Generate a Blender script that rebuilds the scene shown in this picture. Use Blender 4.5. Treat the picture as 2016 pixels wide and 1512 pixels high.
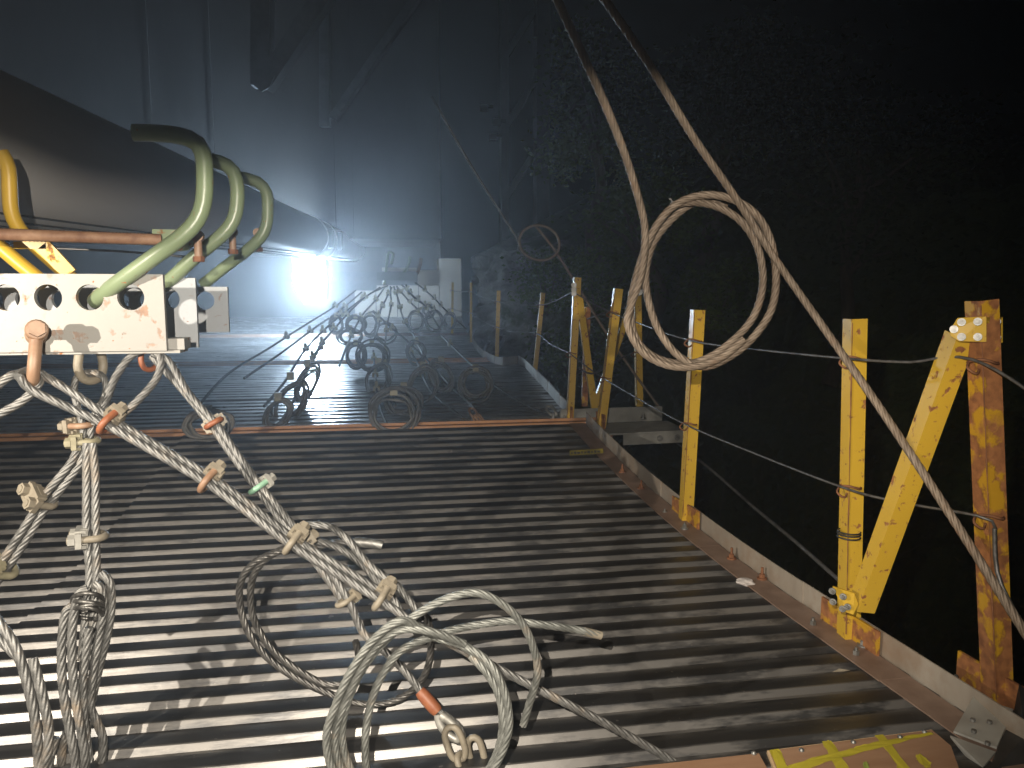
import bpy, bmesh, math, random
import numpy as np
from mathutils import Vector, Matrix, noise as mnoise
random.seed(7)
V = Vector
scene = bpy.context.scene
for o in list(bpy.data.objects):
    bpy.data.objects.remove(o)
COL = scene.collection
R = math.radians

# ------------------------------------------------------------------ camera
EYE = V((0, 0, 1.19)); YAW = R(9.5); FOC = 1513.0; CX, CY = 1008.0, 756.0
PITCH = math.atan(181 / FOC)
HF = V((math.sin(YAW), math.cos(YAW), 0)); RT = V((math.cos(YAW), -math.sin(YAW), 0))
FW = HF * math.cos(PITCH) - V((0, 0, math.sin(PITCH)))
UP = HF * math.sin(PITCH) + V((0, 0, math.cos(PITCH)))
cd = bpy.data.cameras.new('camera'); cam = bpy.data.objects.new('camera', cd); COL.objects.link(cam)
cd.sensor_width = 36; cd.lens = 36 * FOC / 2016; cd.clip_start = 0.02; cd.clip_end = 500
m3 = Matrix((RT, UP, -FW)).transposed()
cam.matrix_world = Matrix.Translation(EYE) @ m3.to_4x4()
scene.camera = cam
# ------------------------------------------------------------------ night sky, exposure
w = bpy.data.worlds.new('World'); scene.world = w; w.use_nodes = True
wn = w.node_tree; wn.nodes.clear()
wo = wn.nodes.new('ShaderNodeOutputWorld'); bg = wn.nodes.new('ShaderNodeBackground'); sk = wn.nodes.new('ShaderNodeTexSky')
sk.sky_type = 'NISHITA'; sk.sun_disc = False; sk.sun_elevation = R(-6); sk.sun_rotation = R(200)
bg.inputs['Strength'].default_value = 0.0015
wn.links.new(sk.outputs[0], bg.inputs[0]); wn.links.new(bg.outputs[0], wo.inputs[0])
vs = scene.view_settings; vs.view_transform = 'Standard'; vs.look = 'None'; vs.exposure = 0; vs.gamma = 1
scene.render.engine = 'CYCLES'
cy = scene.cycles
cy.use_denoising = True; cy.max_bounces = 6; cy.diffuse_bounces = 3; cy.glossy_bounces = 3; cy.volume_bounces = 1
cy.transparent_max_bounces = 4; cy.sample_clamp_indirect = 3.0; cy.caustics_reflective = False; cy.caustics_refractive = False
# ------------------------------------------------------------------ work lights behind the photographer
def spot(name, loc, aim, power, size, blend, col, rad):
    l = bpy.data.lights.new(name, 'SPOT'); l.energy = power; l.spot_size = R(size); l.spot_blend = blend
    l.color = col; l.shadow_soft_size = rad
    o = bpy.data.objects.new(name, l); COL.objects.link(o); o.location = loc
    o.rotation_euler = (V(aim) - V(loc)).to_track_quat('-Z', 'Y').to_euler()
    return o
spot('work_light_side', (-2.1, 0.5, 1.40), (-0.75, 2.4, 1.0), 430, 84, 0.75, (1.0, 0.90, 0.76), 0.012)
spot('work_light_head', (-0.13, -0.06, 1.34), (-0.40, 2.9, 0.88), 325, 116, 0.5, (1.0, 0.90, 0.76), 0.002)

# ------------------------------------------------------------------ placing helpers
def _dir(px, py):
    d = FW + RT * ((px - CX) / FOC) - UP * ((py - CY) / FOC)
    return d / d.dot(HF)
def P(px, py, d):            # a point d metres ahead
    return EYE + _dir(px, py) * d
def Py(px, py, y):           # a point on the plane across the walkway at y
    r = _dir(px, py); return EYE + r * (y / r.y)
J1, J2, J3, J4 = 5.3, 10.6, 16.6, 19.6
def zdeck(y):
    if y < 2.5: return 0.0
    if y <= J1: return 0.26 * ((y - 2.5) / (J1 - 2.5)) ** 2
    if y <= J2: return 0.235
    if y <= J3: return 0.25 + 0.004 * (y - J2)
    return 0.29 + 0.10 * (y - J3)
def Dk(px, py, h=0.0):       # where the line of sight meets the deck (h above it)
    r = _dir(px, py); t = 1.0; prev = None
    while t < 60:
        p = EYE + r * t
        if p.z - zdeck(p.y) - h <= 0: return p
        t += 0.004 * max(1, t * .5)
    return EYE + r * 20
# ------------------------------------------------------------------ mesh builder
class MB:
    def __init__(s): s.v = []; s.f = []; s.sm = []
    def add(s, vs, fs, smooth=False):
        b = len(s.v); s.v += [tuple(x) for x in vs]
        s.f += [tuple(i + b for i in f) for f in fs]; s.sm += [smooth] * len(fs)
    def box(s, c, size, rot=None):
        hx, hy, hz = [q / 2 for q in size]
        pts = [V((x, y, z)) for x in (-hx, hx) for y in (-hy, hy) for z in (-hz, hz)]
        if rot is not None: pts = [rot @ p for p in pts]
        c = V(c)
        s.add([c + p for p in pts], [(0, 1, 3, 2), (4, 6, 7, 5), (0, 4, 5, 1), (2, 3, 7, 6), (0, 2, 6, 4), (1, 5, 7, 3)])
    def bar(s, a, b, wx, wz, up=V((0, 0, 1))):
        a, b = V(a), V(b); y = (b - a).normalized(); x = y.cross(V(up)).normalized(); z = x.cross(y)
        s.box((a + b) / 2, (wx, (b - a).length, wz), Matrix((x, y, z)).transposed())
    def prism(s, poly, a, b):           # closed 2-d outline as world points swept from a to b offsets
        n = len(poly); a, b = V(a), V(b)
        s.add([V(p) + a for p in poly] + [V(p) + b for p in poly],
              [tuple(range(n - 1, -1, -1)), tuple(range(n, 2 * n))] + [(i, (i + 1) % n, n + (i + 1) % n, n + i) for i in range(n)])
    def tube(s, pts, r, n=10, cap=True, smooth=True, closed=False):
        T, N, B = frames(pts, closed); m = len(pts); vs = []
        for i, p in enumerate(pts):
            rr = r[i] if hasattr(r, '__len__') else r
            for k in range(n):
                a = 2 * math.pi * k / n
                vs.append(V(p) + (N[i] * math.cos(a) + B[i] * math.sin(a)) * rr)
        fs = []
        for i in range(m if closed else m - 1):
            j = (i + 1) % m
            for k in range(n):
                fs.append((i * n + k, i * n + (k + 1) % n, j * n + (k + 1) % n, j * n + k))
        s.add(vs, fs, smooth)
        if cap and not closed:
            s.add(vs[:n], [tuple(range(n - 1, -1, -1))]); s.add(vs[-n:], [tuple(range(n))])
    def cyl(s, a, b, r, n=12, smooth=True):
        s.tube([V(a), V(b)], r, n, True, smooth)
    def build(s, name, mat, parent=None):
        me = bpy.data.meshes.new(name); me.from_pydata(s.v, [], s.f)
        me.polygons.foreach_set('use_smooth', s.sm); me.update()
        me.materials.append(mat)
        o = bpy.data.objects.new(name, me); COL.objects.link(o)
        if parent is not None: o.parent = parent
        return o
def frames(pts, closed=False):
    pts = [V(p) for p in pts]; m = len(pts); T = []
    for i in range(m):
        a = pts[i - 1] if (i > 0 or closed) else pts[0]
        b = pts[(i + 1) % m] if (i < m - 1 or closed) else pts[-1]
        t = b - a
        T.append(t.normalized() if t.length > 1e-9 else (T[-1] if T else V((0, 0, 1))))
    ref = V((0, 0, 1)) if abs(T[0].z) < .9 else V((1, 0, 0))
    n = (ref - T[0] * ref.dot(T[0])).normalized(); N = [n]; B = [T[0].cross(n)]
    for i in range(1, m):
        n = N[-1] - T[i] * N[-1].dot(T[i]); n.normalize(); N.append(n); B.append(T[i].cross(n))
    return T, N, B
def spline(pts, step, closed=False):
    pts = [V(p) for p in pts]; n = len(pts); dense = []
    rng = range(n if closed else n - 1)
    for i in rng:
        if closed: p0, p1, p2, p3 = [pts[(i + k) % n] for k in (-1, 0, 1, 2)]
        else: p0, p1, p2, p3 = pts[max(i - 1, 0)], pts[i], pts[i + 1], pts[min(i + 2, n - 1)]
        for k in range(16):
            t = k / 16
            dense.append(0.5 * ((2 * p1) + (p2 - p0) * t + (2 * p0 - 5 * p1 + 4 * p2 - p3) * t * t + (3 * p1 - p0 - 3 * p2 + p3) * t ** 3))
    dense.append(pts[0] if closed else pts[-1])
    out = [dense[0]]; acc = 0.0; need = step
    for a, b in zip(dense, dense[1:]):
        L = (b - a).length; pos = 0.0
        while L > 1e-9 and acc + (L - pos) >= step:
            pos += step - acc; acc = 0.0; out.append(a + (b - a) * (pos / L))
        acc += L - pos
    if closed: 
        if (out[-1] - out[0]).length < step * .6: out.pop()
    elif (out[-1] - dense[-1]).length > step * .3: out.append(dense[-1])
    return out
def rope_into(mb, ctrl, r, fine=True, closed=False):
    """six-strand laid wire rope along a smooth path"""
    if not fine:
        mb.tube(spline(ctrl, max(.02, r * 2), closed), r, 7, True, True, closed); return
    lay = r * 14; step = lay / 26
    pts = spline(ctrl, step, closed); T, N, B = frames(pts, closed)
    prof = []
    for l in range(6):
        for a, q in ((-30, .74), (-19, .93), (-6, 1.0), (7, 1.0), (20, .93)):
            prof.append((R(l * 60 + a), q))
    n = len(prof); vs = []
    for i, p in enumerate(pts):
        tw = 2 * math.pi * i / 26
        for a, q in prof:
            vs.append(p + (N[i] * math.cos(a + tw) + B[i] * math.sin(a + tw)) * (q * r))
    fs = []
    m = len(pts)
    for i in range(m - 1):
        for k in range(n):
            fs.append((i * n + k, i * n + (k + 1) % n, (i + 1) * n + (k + 1) % n, (i + 1) * n + k))
    mb.add(vs, fs, True)
    mb.add(vs[:n], [tuple(range(n - 1, -1, -1))]); mb.add(vs[-n:], [tuple(range(n))])
def tag(o, label=None, cat=None, group=None, kind=None):
    if label: o['label'] = label
    if cat: o['category'] = cat
    if group: o['group'] = group
    if kind: o['kind'] = kind
    return o
def empty(name, loc, label=None, cat=None, group=None, kind=None):
    o = bpy.data.objects.new(name, None); COL.objects.link(o); o.location = loc; o.empty_display_size = .05
    return tag(o, label, cat, group, kind)
def put(mb, name, mat, parent):          # mb in world coordinates under an Empty that only has a location
    o = mb.build(name, mat); 
    o.parent = parent; o.matrix_parent_inverse = Matrix.Translation(-parent.location)
    return o
def sub(mb, name, mat, part):            # a sub-part: part is a mesh in world coordinates
    o = mb.build(name, mat); o.parent = part; o.matrix_parent_inverse = Matrix.Identity(4) 
    return o
def subp(mb, name, mat, part, root):     # sub-part of a part which was placed by put()
    o = mb.build(name, mat); o.parent = part; o.matrix_parent_inverse = Matrix.Identity(4)
    return o
# ------------------------------------------------------------------ materials
def newmat(name):
    m = bpy.data.materials.new(name); m.use_nodes = True; nt = m.node_tree
    return m, nt, nt.nodes['Principled BSDF']
def tex(nt, scale, detail=4, rough=.55, stretch=None, coord='Object'):
    tc = nt.nodes.new('ShaderNodeTexCoord'); n = nt.nodes.new('ShaderNodeTexNoise')
    n.inputs['Scale'].default_value = scale; n.inputs['Detail'].default_value = detail; n.inputs['Roughness'].default_value = rough
    if stretch:
        mp = nt.nodes.new('ShaderNodeMapping'); mp.inputs['Scale'].default_value = stretch
        nt.links.new(tc.outputs[coord], mp.inputs[0]); nt.links.new(mp.outputs[0], n.inputs['Vector'])
    else: nt.links.new(tc.outputs[coord], n.inputs['Vector'])
    return n.outputs['Fac']
def ramp(nt, src, stops):
    r = nt.nodes.new('ShaderNodeValToRGB'); e = r.color_ramp.elements
    while len(e) < len(stops): e.new(0.5)
    for k, (p, c) in enumerate(stops):
        e[k].position = p; e[k].color = (*c, 1) if len(c) == 3 else c
    nt.links.new(src, r.inputs[0]); return r.outputs[0]
def mix(nt, fac, a, b):
    m = nt.nodes.new('ShaderNodeMix'); m.data_type = 'RGBA'
    for s, val in ((0, fac), (6, a), (7, b)):
        if isinstance(val, bpy.types.NodeSocket): nt.links.new(val, m.inputs[s])
        else: m.inputs[s].default_value = (*val, 1) if isinstance(val, tuple) else val
    return m.outputs[2]
def mth(nt, op, a, b=None):
    m = nt.nodes.new('ShaderNodeMath'); m.operation = op
    for s, val in ((0, a), (1, b)):
        if val is None: continue
        if isinstance(val, bpy.types.NodeSocket): nt.links.new(val, m.inputs[s])
        else: m.inputs[s].default_value = val
    return m.outputs[0]
def bump(nt, b, h, strength, dist=.01):
    n = nt.nodes.new('ShaderNodeBump'); n.inputs['Strength'].default_value = strength; n.inputs['Distance'].default_value = dist
    nt.links.new(h, n.inputs['Height']); nt.links.new(n.outputs[0], b.inputs['Normal'])
def bw(lo, hi): return [(lo, (0, 0, 0)), (hi, (1, 1, 1))]
def painted(name, col, col2, rustlevel, rough=.4, rs=9, coord='Object', edge_r=(.56, .66), spk_l=.76, soft=.035):
    """paint with chips of rust"""
    m, nt, b = newmat(name)
    base = mix(nt, tex(nt, 4, 5), col, col2)
    rust = ramp(nt, tex(nt, 30, 5), [(.3, (.15, .055, .02)), (.7, (.36, .15, .05))])
    f1 = ramp(nt, tex(nt, rs, 7, .68), bw(rustlevel, rustlevel + soft))
    g = nt.nodes.new('ShaderNodeNewGeometry')
    edge = mth(nt, 'MULTIPLY', ramp(nt, g.outputs['Pointiness'], bw(*edge_r)), ramp(nt, tex(nt, rs * 2.2, 5), bw(rustlevel - .10, rustlevel - .03)))
    f = mth(nt, 'MAXIMUM', f1, edge)
    spk = ramp(nt, tex(nt, 90, 2), bw(spk_l, spk_l + .03))
    f = mth(nt, 'MAXIMUM', f, spk)
    nt.links.new(mix(nt, f, base, rust), b.inputs['Base Color'])
    nt.links.new(ramp(nt, f, [(0, (rough,) * 3), (1, (.85,) * 3)]), b.inputs['Roughness'])
    bump(nt, b, mth(nt, 'SUBTRACT', mth(nt, 'MULTIPLY', tex(nt, 60, 3), .3), f), .35, .003)
    return m
def metal(name, c1, c2, rough, met=.85, sc=12, stretch=None, dirt=None, bs=.1):
    m, nt, b = newmat(name)
    c = mix(nt, ramp(nt, tex(nt, sc, 6, .6, stretch), bw(.35, .68)), c1, c2)
    if dirt is not None:
        f = ramp(nt, tex(nt, sc * .35, 7, .65), bw(dirt[1], dirt[1] + .2)); c = mix(nt, f, c, dirt[0])
        nt.links.new(ramp(nt, f, [(0, (met,) * 3), (1, (.1,) * 3)]), b.inputs['Metallic'])
    else: b.inputs['Metallic'].default_value = met
    nt.links.new(c, b.inputs['Base Color'])
    nt.links.new(ramp(nt, tex(nt, sc * 2, 5, .6, stretch), [(.3, (rough - .09,) * 3), (.7, (rough + .14,) * 3)]), b.inputs['Roughness'])
    bump(nt, b, tex(nt, sc * 4, 4, .6, stretch), bs, .004)
    return m
def rough_mat(name, c1, c2, sc, rough=.85, bs=.3, detail=7, stretch=None, bd=.02):
    m, nt, b = newmat(name)
    nt.links.new(mix(nt, ramp(nt, tex(nt, sc, detail, .62, stretch), bw(.32, .68)), c1, c2), b.inputs['Base Color'])
    b.inputs['Roughness'].default_value = rough
    bump(nt, b, tex(nt, sc * 3, 6, .65, stretch), bs, bd)
    return m
def deck_material(name='galvanised_decking', ca=(.095, .095, .097), cb=(.155, .153, .151), r0=.24):
    m, nt, b = newmat(name)
    c = mix(nt, ramp(nt, tex(nt, 5, 6, .6, (.35, 1, 1)), bw(.35, .7)), ca, cb)
    streak = ramp(nt, tex(nt, 26, 5, .6, (.06, 1, 1)), bw(.45, .62))
    c = mix(nt, mth(nt, 'MULTIPLY', streak, .35), c, (.12, .117, .114))
    dirt = ramp(nt, tex(nt, 2.3, 8, .68, (.5, 1, 1)), bw(.60, .78))
    c = mix(nt, mth(nt, 'MULTIPLY', dirt, .65), c, (.11, .088, .066))
    spots = mth(nt, 'MAXIMUM', ramp(nt, tex(nt, 11, 4, .55), bw(.715, .735)), ramp(nt, tex(nt, 75, 2, .5), bw(.72, .75)))
    c = mix(nt, spots, c, (.28, .25, .23))
    g = nt.nodes.new('ShaderNodeNewGeometry')
    at = nt.nodes.new('ShaderNodeAttribute'); at.attribute_name = 'wear'
    wear = mth(nt, 'MULTIPLY', at.outputs['Fac'], ramp(nt, tex(nt, 12, 6, .68, (.22, 1, 1)), bw(.42, .52)))
    c = mix(nt, mth(nt, 'MULTIPLY', wear, .95), c, (.21, .20, .188))
    nt.links.new(c, b.inputs['Base Color'])
    nt.links.new(ramp(nt, mth(nt, 'MAXIMUM', mth(nt, 'MAXIMUM', mth(nt, 'MULTIPLY', dirt, .8), spots), wear), [(0, (.9,) * 3), (1, (.65,) * 3)]), b.inputs['Metallic'])
    rg = mth(nt, 'ADD', mth(nt, 'MULTIPLY', tex(nt, 9, 6, .6, (.2, 1, 1)), .34), r0)
    rg = mth(nt, 'ADD', rg, mth(nt, 'MULTIPLY', dirt, .22))
    nt.links.new(rg, b.inputs['Roughness'])
    bump(nt, b, mth(nt, 'ADD', tex(nt, 60, 4, .6, (.15, 1, 1)), mth(nt, 'MULTIPLY', tex(nt, 7, 3), 1.5)), .10, .006)
    return m
M = {}
M['deck'] = deck_material()
M['deck_far'] = deck_material('far_decking_sheen', (.55, .55, .56), (.70, .70, .70), .16)  # paler copy of the decking, boosts the lamp sheen on far panels
M['rope'] = metal('galvanised_rope', (.12, .119, .114), (.245, .242, .232), .50, .6, 30, dirt=((.24, .19, .14), .55), bs=.25)
M['rope_green'] = metal('weathered_rope', (.155, .160, .147), (.27, .276, .256), .52, .5, 26, dirt=((.30, .22, .15), .57), bs=.25)
M['rope_dark'] = metal('oiled_rope', (.09, .087, .084), (.20, .193, .18), .40, .8, 30, bs=.25)
M['rope_brown'] = metal('dusty_rope', (.165, .125, .09), (.25, .198, .15), .6, .35, 30, dirt=((.20, .11, .06), .56), bs=.25)
M['rope_far'] = rough_mat('dull_rope', (.08, .077, .072), (.15, .146, .137), 20, .75, .2, bd=.003)
M['wire'] = metal('guard_wire', (.12, .115, .11), (.22, .215, .21), .5, .7, 30)
M['yellow'] = painted('yellow_paint', (.58, .375, .038), (.49, .30, .028), .70, rs=17, spk_l=.75)
M['yellow_rusty'] = painted('yellow_paint_worn', (.50, .29, .022), (.42, .22, .018), .535, rs=7, soft=.12)
M['green'] = painted('green_paint', (.235, .285, .175), (.16, .215, .115), .635, .35, 16, spk_l=.71)
M['white'] = painted('white_paint', (.33, .322, .30), (.27, .262, .243), .69, .45, 14, spk_l=.73)
M['white_side'] = painted('grey_paint', (.40, .42, .44), (.33, .35, .37), .72, .5, 16)
M['rust'] = rough_mat('rusty_steel', (.10, .038, .017), (.27, .115, .05), 20, .8, .4, bd=.004)
M['rust_smooth'] = rough_mat('rusty_forging', (.22, .125, .075), (.33, .21, .135), 25, .5, .2, bd=.003)
M['clip_tan'] = rough_mat('dusty_forging', (.19, .163, .122), (.28, .245, .187), 25, .55, .25, bd=.003)
M['clip_red'] = rough_mat('red_forging', (.21, .062, .028), (.30, .115, .052), 25, .5, .25, bd=.003)
M['clip_green'] = rough_mat('green_forging', (.20, .38, .26), (.30, .46, .34), 25, .45, .2, bd=.003)
M['clip_olive'] = rough_mat('olive_forging', (.22, .20, .13), (.33, .30, .20), 25, .6, .25, bd=.003)
M['steel'] = metal('zinc_bolt', (.20, .20, .19), (.34, .335, .32), .5, .8, 30)
M['bracket'] = metal('plain_bracket', (.36, .35, .32), (.45, .44, .40), .5, .5, 12)
M['toe'] = metal('galvanised_toe_board', (.30, .255, .205), (.41, .365, .305), .6, .25, 7, (1, 1, .3), dirt=((.24, .15, .09), .50))
M['angle'] = rough_mat('brown_edge_angle', (.155, .098, .07), (.25, .172, .13), 9, .55, .15, bd=.004)
M['joint'] = rough_mat('orange_joint_angle', (.30, .14, .06), (.42, .21, .09), 8, .55, .2, bd=.004)
M['ply'] = rough_mat('plywood', (.25, .137, .078), (.33, .198, .12), 6, .6, .12, stretch=(.4, 3, 1), bd=.003)
M['ply_edge'] = rough_mat('plywood_edge', (.45, .30, .16), (.62, .45, .27), 40, .8, .4, bd=.004)
M['spray'] = rough_mat('yellow_spray', (.44, .37, .03), (.37, .31, .025), 14, .6, .1, bd=.002)
M['spray_green'] = rough_mat('green_spray', (.25, .30, .06), (.20, .25, .05), 14, .6, .1, bd=.002)
M['black'] = rough_mat('black_rubber', (.012, .012, .012), (.03, .03, .03), 20, .6, .1)
M['paper'] = rough_mat('crumpled_paper', (.55, .50, .47), (.72, .66, .62), 60, .9, .4, bd=.004)
M['cable'] = rough_mat('painted_main_cable', (.72, .69, .665), (.80, .77, .74), 5, .55, .12, stretch=(1, .1, 1), bd=.004)
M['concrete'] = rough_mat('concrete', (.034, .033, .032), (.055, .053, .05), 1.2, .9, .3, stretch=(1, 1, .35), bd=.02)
M['concrete_warm'] = rough_mat('board_panel', (.27, .235, .195), (.35, .31, .26), 2, .8, .15, bd=.01)
M['truss'] = rough_mat('dark_steel', (.045, .05, .055), (.08, .085, .09), 6, .6, .1)
M['bark'] = rough_mat('bark', (.05, .04, .03), (.11, .085, .06), 12, .95, .6, stretch=(1, 1, .2))
M['rod'] = rough_mat('rusty_threaded_rod', (.14, .06, .03), (.34, .20, .12), 18, .65, .3, bd=.003)
M['plastic'] = rough_mat('lamp_housing', (.02, .02, .02), (.04, .04, .04), 20, .4, .1)
M['sign'] = rough_mat('yellow_label', (.20, .16, .015), (.14, .11, .012), 20, .5, .1)
def leaf_mat(name, c1, c2):
    m, nt, b = newmat(name)
    oi = nt.nodes.new('ShaderNodeNewGeometry')
    nt.links.new(mix(nt, oi.outputs['Random Per Island'], c1, c2), b.inputs['Base Color']); b.inputs['Roughness'].default_value = .9
    b.inputs['Specular IOR Level'].default_value = .08
    return m
M['leaf'] = leaf_mat('leaf', (.045, .085, .012), (.11, .16, .03))
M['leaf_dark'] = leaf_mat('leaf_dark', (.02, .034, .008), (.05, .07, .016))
def rock_material():
    m, nt, b = newmat('mossy_rock')
    c = mix(nt, ramp(nt, tex(nt, 1.3, 9, .65), bw(.35, .65)), (.10, .098, .09), (.31, .30, .275))
    tc = nt.nodes.new('ShaderNodeTexCoord'); sp = nt.nodes.new('ShaderNodeSeparateXYZ'); nt.links.new(tc.outputs['Object'], sp.inputs[0])
    mo = mth(nt, 'ADD', mth(nt, 'MULTIPLY', mth(nt, 'SUBTRACT', sp.outputs[0], 3.4), .16), tex(nt, 1.1, 8, .7))
    moss = ramp(nt, mo, bw(.50, .66))
    mossc = mix(nt, tex(nt, 9, 6), (.025, .045, .01), (.08, .11, .028))
    nt.links.new(mix(nt, moss, c, mossc), b.inputs['Base Color']); b.inputs['Roughness'].default_value = .9
    bump(nt, b, tex(nt, 5, 10, .7), .7, .1)
    return m
M['rock'] = rock_material()
def emis(name, col, s):
    m = bpy.data.materials.new(name); m.use_nodes = True; nt = m.node_tree; nt.nodes.clear()
    o = nt.nodes.new('ShaderNodeOutputMaterial'); e = nt.nodes.new('ShaderNodeEmission')
    e.inputs[0].default_value = (*col, 1); e.inputs[1].default_value = s; nt.links.new(e.outputs[0], o.inputs[0]); return m
M['lamp'] = emis('lamp_diffuser', (.62, .81, 1.0), 1200)

# ================================================================== THE SETTING
# ravine floor far below and the night sky come first; the walkway hangs above
g = MB()
NG = 40
gv = []
for i in range(NG + 1):
    for j in range(NG + 1):
        x = -200 + 400 * i / NG; y = -120 + 400 * j / NG
        gv.append((x, y, -9 + 2.5 * mnoise.noise(V((x * .03, y * .03, 0)))))
g.add(gv, [(i * (NG + 1) + j, (i + 1) * (NG + 1) + j, (i + 1) * (NG + 1) + j + 1, i * (NG + 1) + j + 1) for i in range(NG) for j in range(NG)])
ground = g.build('ground', rough_mat('ground_soil', (.03, .028, .02), (.06, .055, .04), .5)); tag(ground, kind='structure')

# ------------------------------------------------------------------ corrugated decking
deck = empty('deck', (0, 0, 0), kind='structure')
PER, RH = 0.1175, 0.019
PROF = [(0, -RH), (.010, -.0045), (.0125, -.0012), (.016, 0), (.0205, .0005), (.046, .0006), (.075, 0), (.0785, -.002), (.088, -RH)]
def edge_right(y):
    if y < J1: return 1.60 - .062 * (y - 2.2)
    if y < J2: return 1.50 + .06 * (y - J1)
    return 1.50 + .05 * (y - J2)
def sheet(y0, nrib, x0, x1f, dz, per, prof, nx, seed, mat='deck'):
    mb = MB(); rows = []
    for k in range(nrib):
        for (a, b) in prof:
            yy = y0 + k * per + a * per / PER; rows.append((yy, b))
    rows.append((y0 + nrib * per + .006, -RH)); vs = []
    for yy, b in rows:
        x1 = x1f(yy) if callable(x1f) else x1f
        for i in range(nx + 1):
            x = x0 + (x1 - x0) * i / nx
            wob = .0022 * mnoise.noise(V((x * 1.3 + seed, yy * 3, seed))) + .0012 * mnoise.noise(V((x * 5, yy * 9, seed)))
            wy = .0018 * mnoise.noise(V((x * 2.2, yy * 2, seed + 5)))
            vs.append((x, yy + wy, zdeck(min(yy, y0 + nrib * per - 1e-3)) + b + dz + wob))
    w_ = nx + 1
    fs = [(i * w_ + j, i * w_ + j + 1, (i + 1) * w_ + j + 1, (i + 1) * w_ + j) for i in range(len(rows) - 1) for j in range(nx)]
    mb.add(vs, fs)
    o = put(mb, 'deck_sheet', M[mat], deck)
    wt = o.data.attributes.new('wear', 'FLOAT', 'POINT')
    vals = []
    for yy, b in rows:
        f = 1.0 if -.02 < b < -.0002 else (.55 if b >= -.0002 and b < .0004 else 0.0)
        vals += [f] * (nx + 1)
    wt.data.foreach_set('value', vals)
    return o
y0 = 1.30; seed = 0
rem = int((J1 - y0) / PER)
y0 = J1 - rem * PER
while rem > 0:
    n = min(random.choice((5, 6, 6)), rem); seed += 3
    dz = random.uniform(-.001, .0015)
    sheet(y0, n, -1.31, edge_right, dz + .004, PER, PROF, 26, seed)
    sheet(y0, n, -4.6, -1.29, dz - .002, PER, PROF, 22, seed + 1)
    y0 += n * PER; rem -= n
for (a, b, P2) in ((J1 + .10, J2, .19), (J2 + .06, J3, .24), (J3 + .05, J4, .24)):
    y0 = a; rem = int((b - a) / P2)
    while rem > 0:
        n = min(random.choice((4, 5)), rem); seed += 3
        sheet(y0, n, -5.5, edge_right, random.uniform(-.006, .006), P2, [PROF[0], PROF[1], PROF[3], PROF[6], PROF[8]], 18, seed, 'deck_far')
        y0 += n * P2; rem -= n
# joint angles across the walkway
for yj, zj, hh, mt in ((J1 + .045, .262, .05, 'joint'), (J2 + .02, .262, .06, 'joint'), (J3 + .02, .30, .05, 'angle')):
    mb = MB(); xr = edge_right(yj) + .02
    mb.box(((xr - 5.3) / 2, yj, zj - hh / 2), (xr + 5.3, .075, hh)); mb.box(((xr - 5.3) / 2, yj + .03, zj + .006), (xr + 5.3, .012, .024))
    o = put(mb, 'joint_angle', M[mt], deck)
# beams under the deck carrying the sheets
for yy in (1.5, 3.3, 5.25, 8, 10.6, 13.5, 16.6):
    mb = MB(); mb.box((-1.7, yy, zdeck(yy) - .16), (6.6, .08, .18)); put(mb, 'cross_beam', M['rust'], deck)

# ------------------------------------------------------------------ main cable of the bridge
CK = 1.9; CRAD = .168 * CK
def cable_c(y): return V((CK * (-.83 + .05 * (y / CK - 2.2)), y, 1.19 + CK * (.32 + .030 * (y / CK - 2.2))))
cr = empty('main_cable', cable_c(2.2), 'thick pale grey painted bridge cable running overhead along the left', 'cable')
mb = MB(); mb.tube([cable_c(y) for y in np.linspace(-2, 30, 40)], CRAD, 48)
put(mb, 'cable_body', M['cable'], cr)
mb = MB()
for k, a in enumerate((-100, -112, -124, -90)):    # thin seams of wrapping along the belly
    mb.tube([cable_c(y) + V((math.cos(R(a + 30)), 0, math.sin(R(a + 30)))) * (CRAD + .001) for y in np.linspace(-1, 22, 16)], .006, 5)
put(mb, 'belly_seam', M['truss'], cr)
for yy in (12.6, 13.9):
    mb = MB(); mb.tube([cable_c(yy), cable_c(yy + .10)], CRAD + .02, 32)
    bd = put(mb, 'cable_band', M['cable'], cr)
    mb = MB(); mb.box(cable_c(yy + .05) + V((.36, 0, -.02)), (.08, .09, .3)); subp(mb, 'band_flange', M['truss'], bd, cr)

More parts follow.
